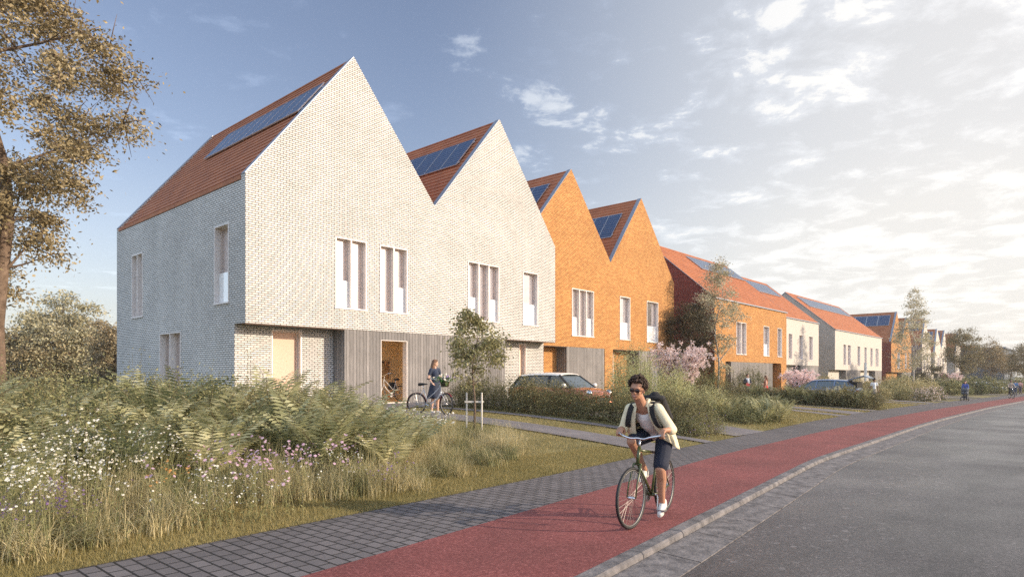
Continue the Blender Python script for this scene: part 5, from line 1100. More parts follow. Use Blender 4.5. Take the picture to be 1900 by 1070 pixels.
def cyclist():
    root = empty('person', (RC.x, RC.y, bz), math.atan2(HD.y, HD.x), 'curly-haired man in open pale yellow shirt and navy shorts riding toward the viewer', 'person')
    V = Vector
    # joints in the bicycle's frame
    hipL, hipR = V((-.20, .095, .985)), V((-.20, -.095, .985)); knL, anL = V((.085, .135, .60)), V((-.03, .115, .205)); knR, anR = V((.215, -.155, .905)), V((-.055, -.11, .555))
    shL, shR = V((.245, .165, 1.285)), V((.26, -.165, 1.275)); gL = hc+bst @ V((-.075, .258, .036)); gR = hc+bst @ V((-.075, -.258, .036))
    wrL = gL+V((-.055, .012, .055)); wrR = gR+V((-.055, -.012, .055)); elL = V((.15, .295, 1.055)); elR = V((.22, -.255, 1.05))
    neck0, head = V((.285, 0, 1.325)), V((.425, -.005, 1.50)); chest = V((.15, 0, 1.20)); waist = V((-.05, 0, 1.07))
    Mh = rotm(R(-9), R(10), R(4))      # head looks ahead, chin slightly down
    hp = lambda x, y, z: head+Mh @ V((x, y, z))
    limbs = [[(waist, .09), (V((.11, 0, 1.17)), .088), (V((.225, 0, 1.27)), .066)], [(shL, .045), (shR, .045)], [(neck0-V((.02, 0, .03)), .062), (hp(-.03, 0, -.06), .055)],
        [(shL, .045), (elL, .038), (elL.lerp(wrL, .35), .038), (wrL, .025)], [(shR, .045), (elR, .038), (elR.lerp(wrR, .35), .038), (wrR, .025)],
        [(hipL, .088), (knL, .060), (knL.lerp(anL, .30)+V((-.022, 0, 0)), .057), (knL.lerp(anL, .7), .040), (anL, .036)],
        [(hipR, .088), (knR, .060), (knR.lerp(anR, .30)+V((-.022, 0, 0)), .057), (knR.lerp(anR, .7), .040), (anR, .036)],
        [(hipL, .10), (hipR, .10)], [(waist, .085), (V((-.2, 0, 1.0)), .10)]]
    fw = bst @ V((.85, 0, -.35)); upv = V((.3, 0, .95))
    limbs += hand(None, wrL, gL, bst @ V((.35, 1, 0)), fw, upv)+hand(None, wrR, gR, bst @ V((.35, -1, 0)), fw, upv)
    balls = [(hp(-.012, 0, .030), (.092, .074, .098), Mh), (hp(.018, 0, -.035), (.066, .056, .072), Mh), (hp(.048, 0, -.082), (.030, .028, .022), Mh),
        (hp(.088, 0, -.018), (.017, .012, .014), Mh), (hp(.078, 0, .008), (.011, .009, .028), Mh), (hp(.074, 0, -.050), (.013, .024, .010), Mh), (hp(.072, 0, .036), (.016, .050, .010), Mh),
        (hp(-.006, .076, -.008), (.017, .010, .028), Mh), (hp(-.006, -.076, -.008), (.017, .010, .028), Mh), (hp(.050, .036, -.022), (.022, .020, .022), Mh), (hp(.050, -.036, -.022), (.022, .020, .022), Mh)]
    body('body', SK1, root, limbs, balls, voxel=.0058, smooth=2)
    lips = MB(); lips.ball(hp(.0835, 0, -.0475), (.006, .021, .0035), 10, M=Mh); lips.ball(hp(.0835, 0, -.0545), (.006, .018, .004), 10, M=Mh); lips.build('lips', nmat('lips', (.36, .12, .09), .1, 30, .5), root, smooth=True)
    tee = MB(); tee.ball(hp(.0853, 0, -.0512), (.0052, .014, .0022), 8, M=Mh); tee.build('teeth', mat('teeth', (.8, .77, .7), .4), root)
    # stubble shade is left out; sunglasses
    sg_ = MB()
    for y in (-.031, .031):
        sg_.ball(hp(.092, y, .010), (.006, .024, .0185), 14, M=Mh @ rotm(0, 0, R(10 if y > 0 else -10)))
    so = sg_.build('sunglasses', mat('dark_lens', (.03, .015, .012), .08, .2, .8), root, smooth=True)
    fr = MB()
    for y in (-.031, .031): fr.tube([hp(.0935-abs(math.cos(a))*.0+(-.004 if math.cos(a)*y > 0 else .002), y+.0255*math.cos(a), .010+.0200*math.sin(a)) for a in [2*math.pi*k/14 for k in range(14)]], .0028, 5, closed=True)
    fr.tube([hp(.096, -.008, .014), hp(.096, .008, .014)], .0028, 5)
    for y in (-1, 1): fr.tube([hp(.088, .057*y, .016), hp(-.005, .081*y, .010)], .0028, 5)
    fr.build('glasses_frame', mat('tortoise_frame', (.05, .02, .01), .25), root)
    # curls
    rng = random.Random(5); h = MB()
    for i in range(520):
        a = rng.uniform(0, 6.283); z = rng.uniform(-.35, 1); rr = math.sqrt(max(0, 1-z*z)); x, y, zz = rr*math.cos(a), rr*math.sin(a), z
        if x > .42 and zz < .50: continue
        if x > .05 and zz < .12: continue
        k = rng.uniform(.92, 1.22); p = hp(-.020+x*.098*k, y*.088*k, .045+zz*.098*k); r = rng.uniform(.009, .018); 
        ang = rng.uniform(0, 6.28); u_ = Vector((math.cos(ang), math.sin(ang), rng.uniform(-.5, .5))).normalized(); v_ = u_.orthogonal().normalized()
        n_ = 6; h.tube([p+(u_*math.cos(j*1.25)+v_*math.sin(j*1.25))*r*.8+u_.cross(v_)*j*.004 for j in range(n_)], [.0045, .006, .006, .006, .005, .003], 5)
    h.ball(hp(-.028, 0, .045), (.094, .083, .092), 14, M=Mh)
    h.build('hair', HAIRB, root, smooth=True)
    # white vest, deep round neck
    vest = cloth('white_vest', (.72, .66, .62))
    body('vest', vest, root, [[(V((-.14, 0, 1.02)), .128), (V((-.06, 0, 1.09)), .122), (V((.08, 0, 1.15)), .125), (V((.15, 0, 1.205)), .118)], [(V((.15, .06, 1.20)), .085), (V((.20, .075, 1.26)), .055), (shL+V((-.02, -.075, .02)), .028)], [(V((.15, -.06, 1.20)), .085), (V((.20, -.075, 1.26)), .055), (shR+V((-.02, .075, .02)), .028)]], voxel=.009, smooth=4)
    # open shirt: back, sleeves rolled to the elbow, two loose fronts
    shirt = cloth('pale_yellow_shirt', (.78, .69, .47), .05); nd = V((0, 0, 0)); S = []
    cuL = elL.lerp(wrL, .12); cuR = elR.lerp(wrR, .12)
    S += [[(shL+V((-.015, -.005, .005)), .064), (shL.lerp(elL, .5), .060), (elL, .058), (cuL, .055)], [(shR+V((-.015, .005, .005)), .064), (shR.lerp(elR, .5), .058), (elR, .055), (cuR, .053)]]
    S += [[(cuL+V((0, 0, .004)), .060), (elL.lerp(wrL, .22), .058)], [(cuR, .058), (elR.lerp(wrR, .22), .056)]]
    S += [[(V((.17, .08, 1.315)), .06), (V((.07, .09, 1.215)), .10), (V((-.10, .10, 1.08)), .10), (V((-.22, .10, .97)), .085)], [(V((.17, -.08, 1.315)), .06), (V((.07, -.09, 1.215)), .10), (V((-.10, -.10, 1.08)), .10), (V((-.22, -.10, .97)), .085)], [(V((.18, -.09, 1.325)), .05), (V((.18, .09, 1.325)), .05)]]
    body('shirt', shirt, root, S, voxel=.009, smooth=3)
    def flap(cols, nm='shirt_front'):
        """a hanging sheet given as columns of points, with folds, given a thickness"""
        lean_ = lambda p: V((p.x+.055*max(0, min(1, (p.z-1.0)/.4)), p.y*(1-.10*max(0, min(1, (p.z-.95)/.3))), p.z-.088*max(0, min(1, (p.z-1.0)/.4))))
        cols = [[lean_(p) for p in c_] for c_ in cols]; mb = MB(); n = len(cols); m = len(cols[0]); F = []
        fine = []
        for i in range((n-1)*4+1):
            a = i/4; k = min(n-2, int(a)); f = a-k; colp = []
            for j in range((m-1)*5+1):
                b = j/5; l = min(m-2, int(b)); g = b-l
                p = cols[k][l].lerp(cols[k][l+1], g).lerp(cols[k+1][l].lerp(cols[k+1][l+1], g), f)
                p = p+V((.007*math.sin(i*1.9+j*.25), .007*math.cos(i*1.7+j*.2), 0))*min(1, b*.8); colp.append(p)
            fine.append(colp)
        n, m = len(fine), len(fine[0]); vs = [p for c_ in fine for p in c_]; mb.add(vs, [(i*m+j, (i+1)*m+j, (i+1)*m+j+1, i*m+j+1) for i in range(n-1) for j in range(m-1)])
        o = mb.build(nm, shirt, root, smooth=True); s_ = o.modifiers.new('cloth', 'SOLIDIFY'); s_.thickness = .006; s_.offset = 0; return o
    # left side of the man (right in the view): front panel falls from the collar past the hip, blown back
    flap([[V((.250, .055, 1.455)), V((.265, .085, 1.33)), V((.235, .105, 1.20)), V((.165, .120, 1.075)), V((.10, .135, .99)), V((.03, .15, .93))],
          [V((.245, .115, 1.435)), V((.255, .145, 1.32)), V((.21, .165, 1.20)), V((.135, .18, 1.08)), V((.05, .195, .98)), V((-.03, .205, .89))],
          [V((.20, .185, 1.42)), V((.20, .205, 1.31)), V((.145, .225, 1.19)), V((.06, .235, 1.06)), V((-.03, .245, .94)), V((-.11, .25, .83))],
          [V((.10, .215, 1.40)), V((.08, .225, 1.28)), V((.02, .235, 1.15)), V((-.07, .245, 1.02)), V((-.16, .25, .90)), V((-.22, .25, .80))],
          [V((.0, .19, 1.36)), V((-.03, .20, 1.24)), V((-.11, .20, 1.10)), V((-.2, .205, .98)), V((-.28, .20, .88)), V((-.33, .20, .84))]])
    flap([[V((.255, -.045, 1.455)), V((.275, -.070, 1.33)), V((.265, -.085, 1.20)), V((.225, -.10, 1.08)), V((.17, -.115, .985))],
          [V((.25, -.10, 1.435)), V((.275, -.135, 1.32)), V((.265, -.16, 1.19)), V((.225, -.175, 1.07)), V((.16, -.19, .955))],
          [V((.215, -.175, 1.42)), V((.235, -.20, 1.30)), V((.22, -.225, 1.17)), V((.17, -.24, 1.05)), V((.10, -.25, .965))],
          [V((.11, -.21, 1.40)), V((.12, -.23, 1.28)), V((.09, -.25, 1.15)), V((.03, -.255, 1.05)), V((-.03, -.25, .98))],
          [V((.0, -.19, 1.36)), V((-.02, -.20, 1.24)), V((-.06, -.21, 1.12)), V((-.12, -.21, 1.02)), V((-.18, -.2, .97))]])
    # collar
    cl = MB()
    for s_ in (-1, 1): 
        cl.tube([V((.19, .02*s_, 1.39)), V((.24, .062*s_, 1.385)), V((.29, .066*s_, 1.36)), V((.318, .060*s_, 1.31))], [.016, .018, .018, .012], 8)
    cl.build('collar', shirt, root, smooth=True)
    # navy shorts
    nv = cloth('navy_shorts', (.014, .018, .035))
    hemL = hipL.lerp(knL, .90); hemR = hipR.lerp(knR, .86)
    body('shorts', nv, root, [[(V((-.19, .06, 1.03)), .125), (hipL, .112), (hipL.lerp(knL, .5), .096), (hemL, .088)], [(V((-.19, -.06, 1.03)), .125), (hipR, .112), (hipR.lerp(knR, .5), .098), (hemR, .088)], [(V((-.15, .05, 1.05)), .118), (V((-.15, -.05, 1.05)), .118)]], voxel=.009, smooth=3)
    # shoes
    wh = nmat('white_canvas', (.70, .68, .62), .06, 20, .8); so_ = mat('shoe_sole', (.55, .53, .48), .8)
    for an, pitch, nm in ((anL, R(28), 0), (anR, R(12), 1)):
        sh = bpy.data.objects.new('shoe', None); C.objects.link(sh); sh.parent = root; Rm = Matrix.Rotation(pitch, 3, 'Y'); q = lambda x, y, z: an+Rm @ V((x, y, z))
        body('upper', wh, sh, [[(q(-.035, 0, -.020), .038), (q(-.035, 0, -.055), .036)], [(q(-.03, 0, -.055), .037), (q(.06, 0, -.058), .037), (q(.135, .004, -.070), .030)], [(q(.01, 0, -.02), .032), (q(.08, 0, -.05), .032)]], voxel=.008, smooth=2)
        body('sole', so_, sh, [], [(q(-.025, 0, -.088), (.052, .037, .013), Rm), (q(.045, 0, -.090), (.085, .038, .013), Rm), (q(.11, .003, -.092), (.062, .041, .013), Rm)], voxel=.008, smooth=1)
        lc = MB()
        for k in range(5): lc.tube([q(.028+.02*k, -.022, -.010-.011*k), q(.034+.02*k, 0, .006-.013*k), q(.028+.02*k, .022, -.010-.011*k)], .003, 4)
        lc.build('laces', mat('dark_lace', (.03, .03, .04), .8), sh)
    # backpack: a thing of its own, worn on the back
    bp = empty('backpack', (RC.x, RC.y, bz), math.atan2(HD.y, HD.x), "black roll-top backpack on the cycling man's back", 'backpack'); bk = cloth('black_canvas', (.018, .017, .018), .2)
    Mb = rotm(0, R(48), 0); bc = V((-.065, .05, 1.285))
    bq = lambda x, y, z: bc+Mb @ V((x, y, z))
    body('bag', bk, bp, [[(bq(0, -.08, -.18), .055), (bq(0, -.08, .12), .055)], [(bq(0, .08, -.18), .055), (bq(0, .08, .12), .055)], [(bq(-.03, 0, -.2), .075), (bq(-.03, 0, .15), .07)], [(bq(.0, -.10, .17), .038), (bq(.0, .10, .17), .038)]], voxel=.011, smooth=2)
    rt_ = MB(); rt_.tube([bq(.02, -.13, .195), bq(.03, 0, .205), bq(.02, .13, .195)], .028, 12); rt_.build('roll_top', bk, bp, smooth=True)
    for s_ in (-1, 1):
        st_ = MB(); sh_ = shL if s_ > 0 else shR
        path = [bq(.05, .07*s_, .17), sh_+V((-.06, -.055*s_, .075)), sh_+V((.0, -.058*s_, .075)), sh_+V((.055, -.050*s_, .040)), sh_+V((.080, -.035*s_, -.03)), sh_+V((.070, -.015*s_, -.11)), sh_+V((.03, .012*s_, -.18)), sh_+V((-.05, .022*s_, -.22)), bq(.05, .10*s_, -.15)]
        fine = []
        for i in range(len(path)-1): fine += [path[i].lerp(path[i+1], k/3) for k in range(3)]
        fine.append(path[-1])
        for _ in range(2): fine = [fine[0]]+[(fine[i-1]+fine[i]*2+fine[i+1])/4 for i in range(1, len(fine)-1)]+[fine[-1]]
        wv = V((0, 1, 0)); prev = None
        for i, p in enumerate(fine):
            d = (fine[min(i+1, len(fine)-1)]-fine[max(i-1, 0)]).normalized(); wd = (V((.15*s_, 1, 0))-d*d.dot(V((.15*s_, 1, 0)))).normalized()*.029; nn_ = d.cross(wd).normalized()*.007
            ring = [p-wd-nn_, p+wd-nn_, p+wd+nn_, p-wd+nn_]
            if prev:
                for k in range(4): st_.quad(prev[k], prev[(k+1) % 4], ring[(k+1) % 4], ring[k])
            prev = ring
        st_.build('strap', bk, bp, smooth=False)
    return root
cyclist()
# ------------------------------------------------------------------ walking and standing people
def figure(label, loc, rz, H=1.68, skin=SK2, hair=HAIRB, hair_long=False, top=(.3, .3, .3), sleeves='short', bottom=None, skirt=None, skirt_len=.45, trousers=None, shoes=(.02, .02, .02), pose='stand', armL=None, armR=None, voxel=.014, legs=(0.0, 0.0), lean=0.0, hat=None, head_turn=0, group=None, jacket=None, dress=False):
    """x forward, y left; heights as fractions of H"""
    root = empty('person', loc, rz, label, 'person', group, H/1.72); V = Vector; ly, ry = legs
    lx = lean
    hipL, hipR = V((0, .085, .90)), V((0, -.085, .90)); knL, knR = V((.03+ly*.5, .09, .48)), V((.03+ry*.5, -.09, .48)); anL, anR = V((-.01+ly, .09, .075)), V((-.01+ry, -.09, .075))
    ch = V((lx*.7, 0, 1.28)); shL, shR = V((lx, .165, 1.40)), V((lx, -.165, 1.40)); hd = V((lx*1.25+.02, 0, 1.60)); Mh = rotm(0, R(4), R(head_turn)); hp = lambda x, y, z: hd+Mh @ V((x, y, z))
    aL = armL or [V((lx-.02, .24, 1.12)), V((lx+.06, .25, .88))]; aR = armR or [V((lx-.02, -.24, 1.12)), V((lx+.06, -.25, .88))]
    limbs = [[(V((0, 0, .95)), .11), (V((lx*.4, 0, 1.08)), .098), (ch, .115)], [(shL, .048), (shR, .048)], [(V((lx, 0, 1.42)), .05), (hp(-.02, 0, -.07), .046)], [(hipL, .085), (knL, .056), (knL.lerp(anL, .3)-V((.02, 0, 0)), .052), (anL, .034)], [(hipR, .085), (knR, .056), (knR.lerp(anR, .3)-V((.02, 0, 0)), .052), (anR, .034)], [(anL+V((-.02, 0, -.03)), .034), (anL+V((.11, .0, -.045)), .028)], [(anR+V((-.02, 0, -.03)), .034), (anR+V((.11, 0, -.045)), .028)]]
    for sh_, a in ((shL, aL), (shR, aR)):
        limbs.append([(sh_, .046), (a[0], .036), (a[1], .024)]); d = (a[1]-a[0]).normalized(); sd = d.cross(V((0, 1, 0))).normalized() if abs(d.y) < .9 else V((0, 0, 1)); wq = d.cross(sd).normalized(); hb_ = a[1]+d*.05
        limbs.append([(a[1], .024), (hb_, .028)])
        for k, o in enumerate((-.024, -.008, .009, .024)): limbs.append([(hb_+wq*o, .0115), (hb_+wq*o+d*(.045, .055, .05, .04)[k]+sd*.006, .0095), (hb_+wq*o+d*(.07, .085, .08, .062)[k]+sd*.022, .008)])
        limbs.append([(a[1]+d*.02-wq*.02, .012), (a[1]+d*.055-wq*.045+sd*.01, .010)])
    balls = [(hp(-.008, 0, .03), (.088, .072, .10), Mh), (hp(.02, 0, -.035), (.06, .052, .066), Mh), (hp(.082, 0, -.012), (.018, .013, .016), Mh), (hp(.058, 0, -.075), (.022, .024, .018), Mh), (hp(0, .072, -.005), (.014, .010, .025), Mh), (hp(0, -.072, -.005), (.014, .01, .025), Mh)]
    body('body', skin, root, limbs, balls, voxel=voxel*.8, smooth=1)
    fc = MB()
    for y in (-.028, .028): fc.ball(hp(.076, y, .015), (.006, .010, .006), 6, M=Mh)
    fc.ball(hp(.078, 0, -.045), (.006, .018, .005), 6, M=Mh); fc.build('face', mat('face_dark', (.10, .035, .03), .5), root)
    hl = [[(hp(-.03, 0, .05), .088), (hp(-.045, 0, .0), .075)], [(hp(.035, .03, .085), .038), (hp(-.03, .062, .0), .032)], [(hp(.035, -.03, .085), .038), (hp(-.03, -.062, .0), .032)]]
    if hair_long: hl += [[(hp(-.05, .055, .0), .05), (hp(-.085, .07, -.13), .052), (hp(-.09, .065, -.24), .035)], [(hp(-.05, -.055, .0), .05), (hp(-.085, -.07, -.13), .052), (hp(-.09, -.065, -.24), .035)], [(hp(-.075, 0, 0), .06), (hp(-.105, 0, -.2), .055)]]
    body('hair', hair, root, hl, voxel=voxel, smooth=1)
    tm = cloth('top_cloth', top); sl_ = {'none': 0, 'short': .55, 'long': 2}[sleeves]; T = [[(V((0, 0, .98)), .122 if not dress else .105), (V((lx*.4, 0, 1.09)), .112), (ch, .130), (V((lx, 0, 1.36)), .092)], [(shL, .058), (shR, .058)]]
    for sh_, a in ((shL, aL), (shR, aR)):
        if sl_: T.append([(sh_, .060), (sh_.lerp(a[0], min(1, sl_)), .054)]) 
        if sl_ == 2: T.append([(a[0], .050), (a[0].lerp(a[1], .9), .036)])
    body('top', tm, root, T, voxel=voxel, smooth=2)
    if skirt:
        sm = cloth('skirt_cloth', skirt); z1 = .98-skirt_len; mb = MB(); n = 28; rows = []
        for i in range(7):
            f = i/6; z = 1.0-(1.0-z1)*f; base = .125+.10*f
            rows.append([V((base*(1+.10*f*math.sin(j*2*math.pi*7/n))*math.cos(2*math.pi*j/n)+(ly+ry)*.25*f, base*1.12*(1+.10*f*math.sin(j*2*math.pi*7/n))*math.sin(2*math.pi*j/n), z)) for j in range(n)])
        mb.add([p for r_ in rows for p in r_], [(i*n+j, i*n+(j+1) % n, (i+1)*n+(j+1) % n, (i+1)*n+j) for i in range(6) for j in range(n)])
        o = mb.build('skirt', sm, root, smooth=True); s_ = o.modifiers.new('cloth', 'SOLIDIFY'); s_.thickness = .01
    if trousers:
        body('trousers', cloth('trouser_cloth', trousers), root, [[(V((0, 0, 1.0)), .125), (hipL, .105), (knL, .074), (anL+V((0, 0, .03)), .060)], [(V((0, 0, 1.0)), .125), (hipR, .105), (knR, .074), (anR+V((0, 0, .03)), .060)]], voxel=voxel, smooth=2)
    for an in (anL, anR):
        body('shoe', mat('shoe', shoes, .5), root, [[(an+V((-.025, 0, -.03)), .040), (an+V((.11, 0, -.043)), .032)]], voxel=voxel, smooth=1)
    if hat:
        b = MB(); Mt = Matrix.Translation(hp(-.01, 0, .085)); b.lathe([(.0, .075), (.06, .07), (.088, .045), (.098, .0), (.15, -.012), (.15, -.02), (.09, -.012)], 20, M=Mt); b.build('hat', cloth('hat_felt', hat), root, smooth=True)
    if jacket:
        J = [[(V((-.02, .07, .98)), .10), (V((-.02, .07, 1.30)), .10), (shL, .062), (aL[0], .058), (aL[0].lerp(aL[1], .92), .044)], [(V((-.02, -.07, .98)), .10), (V((-.02, -.07, 1.30)), .10), (shR, .062), (aR[0], .058), (aR[0].lerp(aR[1], .92), .044)]]
        body('jacket', cloth('jacket_cloth', jacket), root, J, voxel=voxel, smooth=2)
    return root
V = Vector
# woman with the basket bicycle
def woman_bike():
    loc = at(807, 20.6); figure('long-haired woman in dark blue dress and white shoes holding a bicycle', loc, R(-40), 1.70, SK2, HAIRL, True, (.030, .042, .075), 'short', skirt=(.028, .036, .062), skirt_len=.50, shoes=(.75, .72, .68), voxel=.011, legs=(.04, -.05), armL=[V((.02, .24, 1.14)), V((.22, .30, 1.02))], armR=[V((-.06, -.24, 1.14)), V((.10, -.22, .98))], head_turn=50, dress=True)
    b, hc_, _, _ = make_bike('bicycle', 'silver and dark red step-through bicycle held by the woman in the blue dress', at(796, 20.0), R(-20), (.50, .50, .52), style='city', fender=(.16, .012, .020), rack=True, crank_angle=-30, steer=R(-28), up=.07, tw_=.02)
    b['label'] = 'silver step-through bicycle with red fenders held by the woman in the dress'
    R3 = Matrix.Rotation(R(-20), 3, 'Z'); q = Vector(b.location)+R3 @ V((.56, -.03, 0))
    k = empty('basket', (q.x, q.y, q.z+.86), R(-20), 'dark wicker basket on the front of the step-through bicycle', 'basket'); m = MB(); wk = nmat('dark_wicker', (.055, .045, .02), .4, 60, .8, 0, .8, 90, .01)
    rings = [(.115, .09, 0), (.135, .11, .08), (.155, .13, .17), (.165, .14, .24)]
    for i in range(25):
        f = i/24; rx_ = .115+.05*f; ry_ = .09+.05*f; m.tube([(rx_*math.cos(a), ry_*math.sin(a), .24*f+.003*math.sin(a*9+i*math.pi)) for a in [2*math.pi*j/26 for j in range(26)]], .0052, 4, closed=True)
    for j in range(20): a = 2*math.pi*j/20; m.tube([(.115*math.cos(a), .09*math.sin(a), 0), (.165*math.cos(a), .14*math.sin(a), .245)], .004, 4)
    m.poly([(.115*math.cos(a), .09*math.sin(a), .004) for a in [2*math.pi*j/20 for j in range(20)]]); m.tube([(.165*math.cos(a), .14*math.sin(a), .245) for a in [2*math.pi*j/26 for j in range(26)]], .010, 6, closed=True)
    m.build('woven_body', wk, k)
    rng = np.random.default_rng(3); fl = empty('bouquet', (q.x, q.y, q.z+1.07), 0, 'white and violet flowers with green leaves filling the bicycle basket', 'bouquet')
    g = rng.normal(size=(420, 3))*V3((.13, .11, .05)); np_mesh('leaves', leaves(g, .06, .03, -.3, rng=rng), 4, leaf_mat('basket_leaf', (.05, .14, .03), (.10, .26, .05), (.2, .4, .08), .3), fl)
    for nm, cnt, mt in (('white_blooms', 60, M['fwhite']), ('violet_blooms', 26, leaf_mat('violet', (.25, .16, .45), (.38, .26, .6), (.55, .42, .75)))):
        c = rng.normal(size=(cnt, 3))*V3((.12, .10, .045))+V3((-.03 if nm[0] == 'w' else .09, 0, .055)); np_mesh(nm, np.concatenate([leaves(c, .045, .045, -.2, rng=rng) for _ in range(4)]), 4, mt, fl)
woman_bike()
# bicycle parked in the open doorway, its saddlebag, and the coat and bag on the rail
def in_doorway():
    p = W_(6.62, .55, ZB+.07); make_bike('bicycle', 'old chrome bicycle leaning in the open doorway', p, math.atan2(-.72, -.69), (.45, .44, .43), style='city', rack=True, crank_angle=20, steer=R(15), up=.14, tw_=.02, lean=R(4))
    b = empty('pannier_bag', W_(6.95, 1.0, ZB+.62), ROT, 'black pannier bag hanging on the bicycle in the doorway', 'bag'); body('bag', cloth('pannier', (.03, .028, .03)), b, [[(V((-.16, 0, 0)), .06), (V((.16, 0, 0)), .06)], [(V((-.15, 0, .2)), .05), (V((.15, 0, .2)), .05)], [(V((-.15, 0, .1)), .06), (V((.15, 0, .1)), .06)]], voxel=.013); m = MB(); m.bar((-.2, -.01, .27), (.2, -.01, .27), .03, .012); m.build('flap', BLACK, b)
    rb = empty('orange_bag', W_(6.85, .95, ZB+.34), ROT, 'orange-brown cloth bag under the black pannier bag', 'bag'); body('bag', cloth('rust_cloth', (.50, .16, .05)), rb, [[(V((-.08, 0, 0)), .08), (V((.08, 0, .02)), .07)], [(V((-.05, 0, .1)), .06), (V((.05, 0, .1)), .06)]], voxel=.013)
    c = empty('tote_bag', W_(7.55, 2.5, ZB+1.18), ROT, 'beige tote bag hanging from the coat rail indoors', 'bag'); body('bag', cloth('beige_canvas', (.50, .34, .20)), c, [], boxes=[((-.17, -.04, -.15), (.17, .03, .22), None)], voxel=.014, smooth=3); m = MB()
    for sx in (-.09, .09): m.tube([(sx, -.03, .2), (sx*.6, -.03, .45), (0, -.03, .56)], .012, 5)
    m.build('handle', cloth('strap_canvas', (.45, .3, .17)), c)
    d = empty('scarf', W_(7.8, 2.46, ZB+1.3), ROT, 'tan scarf and cap hanging from the coat rail indoors', 'scarf'); body('cloth', cloth('tan_wool', (.36, .22, .12)), d, [[(V((0, 0, .45)), .07), (V((.02, 0, .1)), .08), (V((.05, 0, -.25)), .05)], [(V((-.08, 0, .47)), .07), (V((-.06, 0, .2)), .06)]], voxel=.015)
in_doorway()
# distant people
figure('man in dark blazer and jeans holding a red bag by the tall shrub', at(1387, 44), R(-75), 1.80, SK2, HAIRB, False, (.45, .5, .55), 'long', trousers=(.05, .10, .16), jacket=(.014, .018, .030), voxel=.02, armL=[V((-.02, .27, 1.16)), V((.16, .10, 1.10))], armR=[V((-.02, -.27, 1.16)), V((.16, -.10, 1.10))])
def red_bag():
    p = at(1387, 43.8); b = empty('handbag', (p.x, p.y, p.z+1.02), R(15), 'red handbag held in front of the man in the blazer', 'bag'); body('bag', cloth('red_leather', (.36, .03, .04)), b, [[(V((-.1, 0, 0)), .08), (V((.1, 0, 0)), .08)], [(V((-.07, 0, .1)), .06), (V((.07, 0, .1)), .06)]], voxel=.02); m = MB(); m.tube([(-.08, 0, .13), (0, 0, .27), (.08, 0, .13)], .012, 5); m.build('handle', cloth('red_strap', (.3, .03, .03)), b)
red_bag()
figure('woman in a coral red dress facing the man in the blazer', at(1421, 44), R(160), 1.72, SK2, HAIRL, True, (.42, .16, .10), 'none', skirt=(.70, .05, .045), skirt_len=.62, voxel=.02, dress=True, armR=[V((.02, -.22, 1.14)), V((.22, -.14, 1.12))])
figure('woman in black hat, white top and taupe skirt standing by the open boot', at(1622, 44), R(-100), 1.70, SK3, HAIRK, False, (.72, .72, .72), 'short', skirt=(.27, .23, .19), skirt_len=.62, hat=(.012, .012, .014), voxel=.02)
def dark_bag():
    p = at(1632, 43.7); b = empty('shopping_bag', (p.x, p.y, p.z+.42), 0, 'dark shopping bag hanging beside the skirt of the woman in the hat', 'bag'); body('bag', cloth('dark_bag', (.07, .055, .06)), b, [], boxes=[((-.17, -.06, -.17), (.17, .06, .17), None)], voxel=.02); m = MB(); m.tube([(-.08, 0, .16), (0, 0, .36), (.08, 0, .16)], .012, 5); m.build('handle', BLACK, b)
dark_bag()
figure('dark-haired woman in a blue top pushing a pram along the pavement', at(1791, 55), R(-128), 1.70, SK2, HAIRK, True, (.06, .10, .33), 'long', trousers=(.03, .03, .04), voxel=.02, armL=[V((.06, .22, 1.12)), V((.32, .18, 1.02))], armR=[V((.06, -.22, 1.12)), V((.32, -.18, 1.02))], legs=(.15, -.15))
def pram():
    p = at(1790, 54.2); r = empty('pram', p, R(-128), 'dark grey pram pushed toward the viewer on the pavement', 'pram'); g = cloth('pram_cloth', (.075, .085, .10)); dk = cloth('pram_basket', (.03, .033, .04))
    body('carrycot', g, r, [[(V((-.22, -.12, .68)), .14), (V((.26, -.12, .66)), .13)], [(V((-.22, .12, .68)), .14), (V((.26, .12, .66)), .13)], [(V((.1, -.12, .92)), .12), (V((.1, .12, .92)), .12)]], voxel=.02)
    body('hood', g, r, [[(V((.12, -.14, .90)), .13), (V((.12, .14, .90)), .13)], [(V((-.02, -.14, .96)), .13), (V((-.02, .14, .96)), .13)]], voxel=.02)
    body('shopping_tray', dk, r, [], boxes=[((-.25, -.18, .28), (.25, .18, .42), None)], voxel=.02); f = MB()
    for y in (-.24, .24): f.tube([(-.38, y, .18), (.05, y, .55), (.28, y, .18)], .014, 6); f.tube([(.05, y, .55), (-.35, y, 1.03)], .014, 6)
    f.tube([(-.35, -.24, 1.03), (-.35, .24, 1.03)], .018, 6); f.build('chassis', GREYM, r)
    for x in (-.38, .28):
        for y in (-.27, .27):
            w_ = MB(); w_.lathe([(.03, -.02), (.13, -.022), (.15, 0), (.13, .022), (.03, .02)], 18, M=Matrix.Translation((x, y, .155)) @ Matrix.Rotation(math.pi/2, 4, 'X')); w_.build('wheel', BLACK, r)
pram()
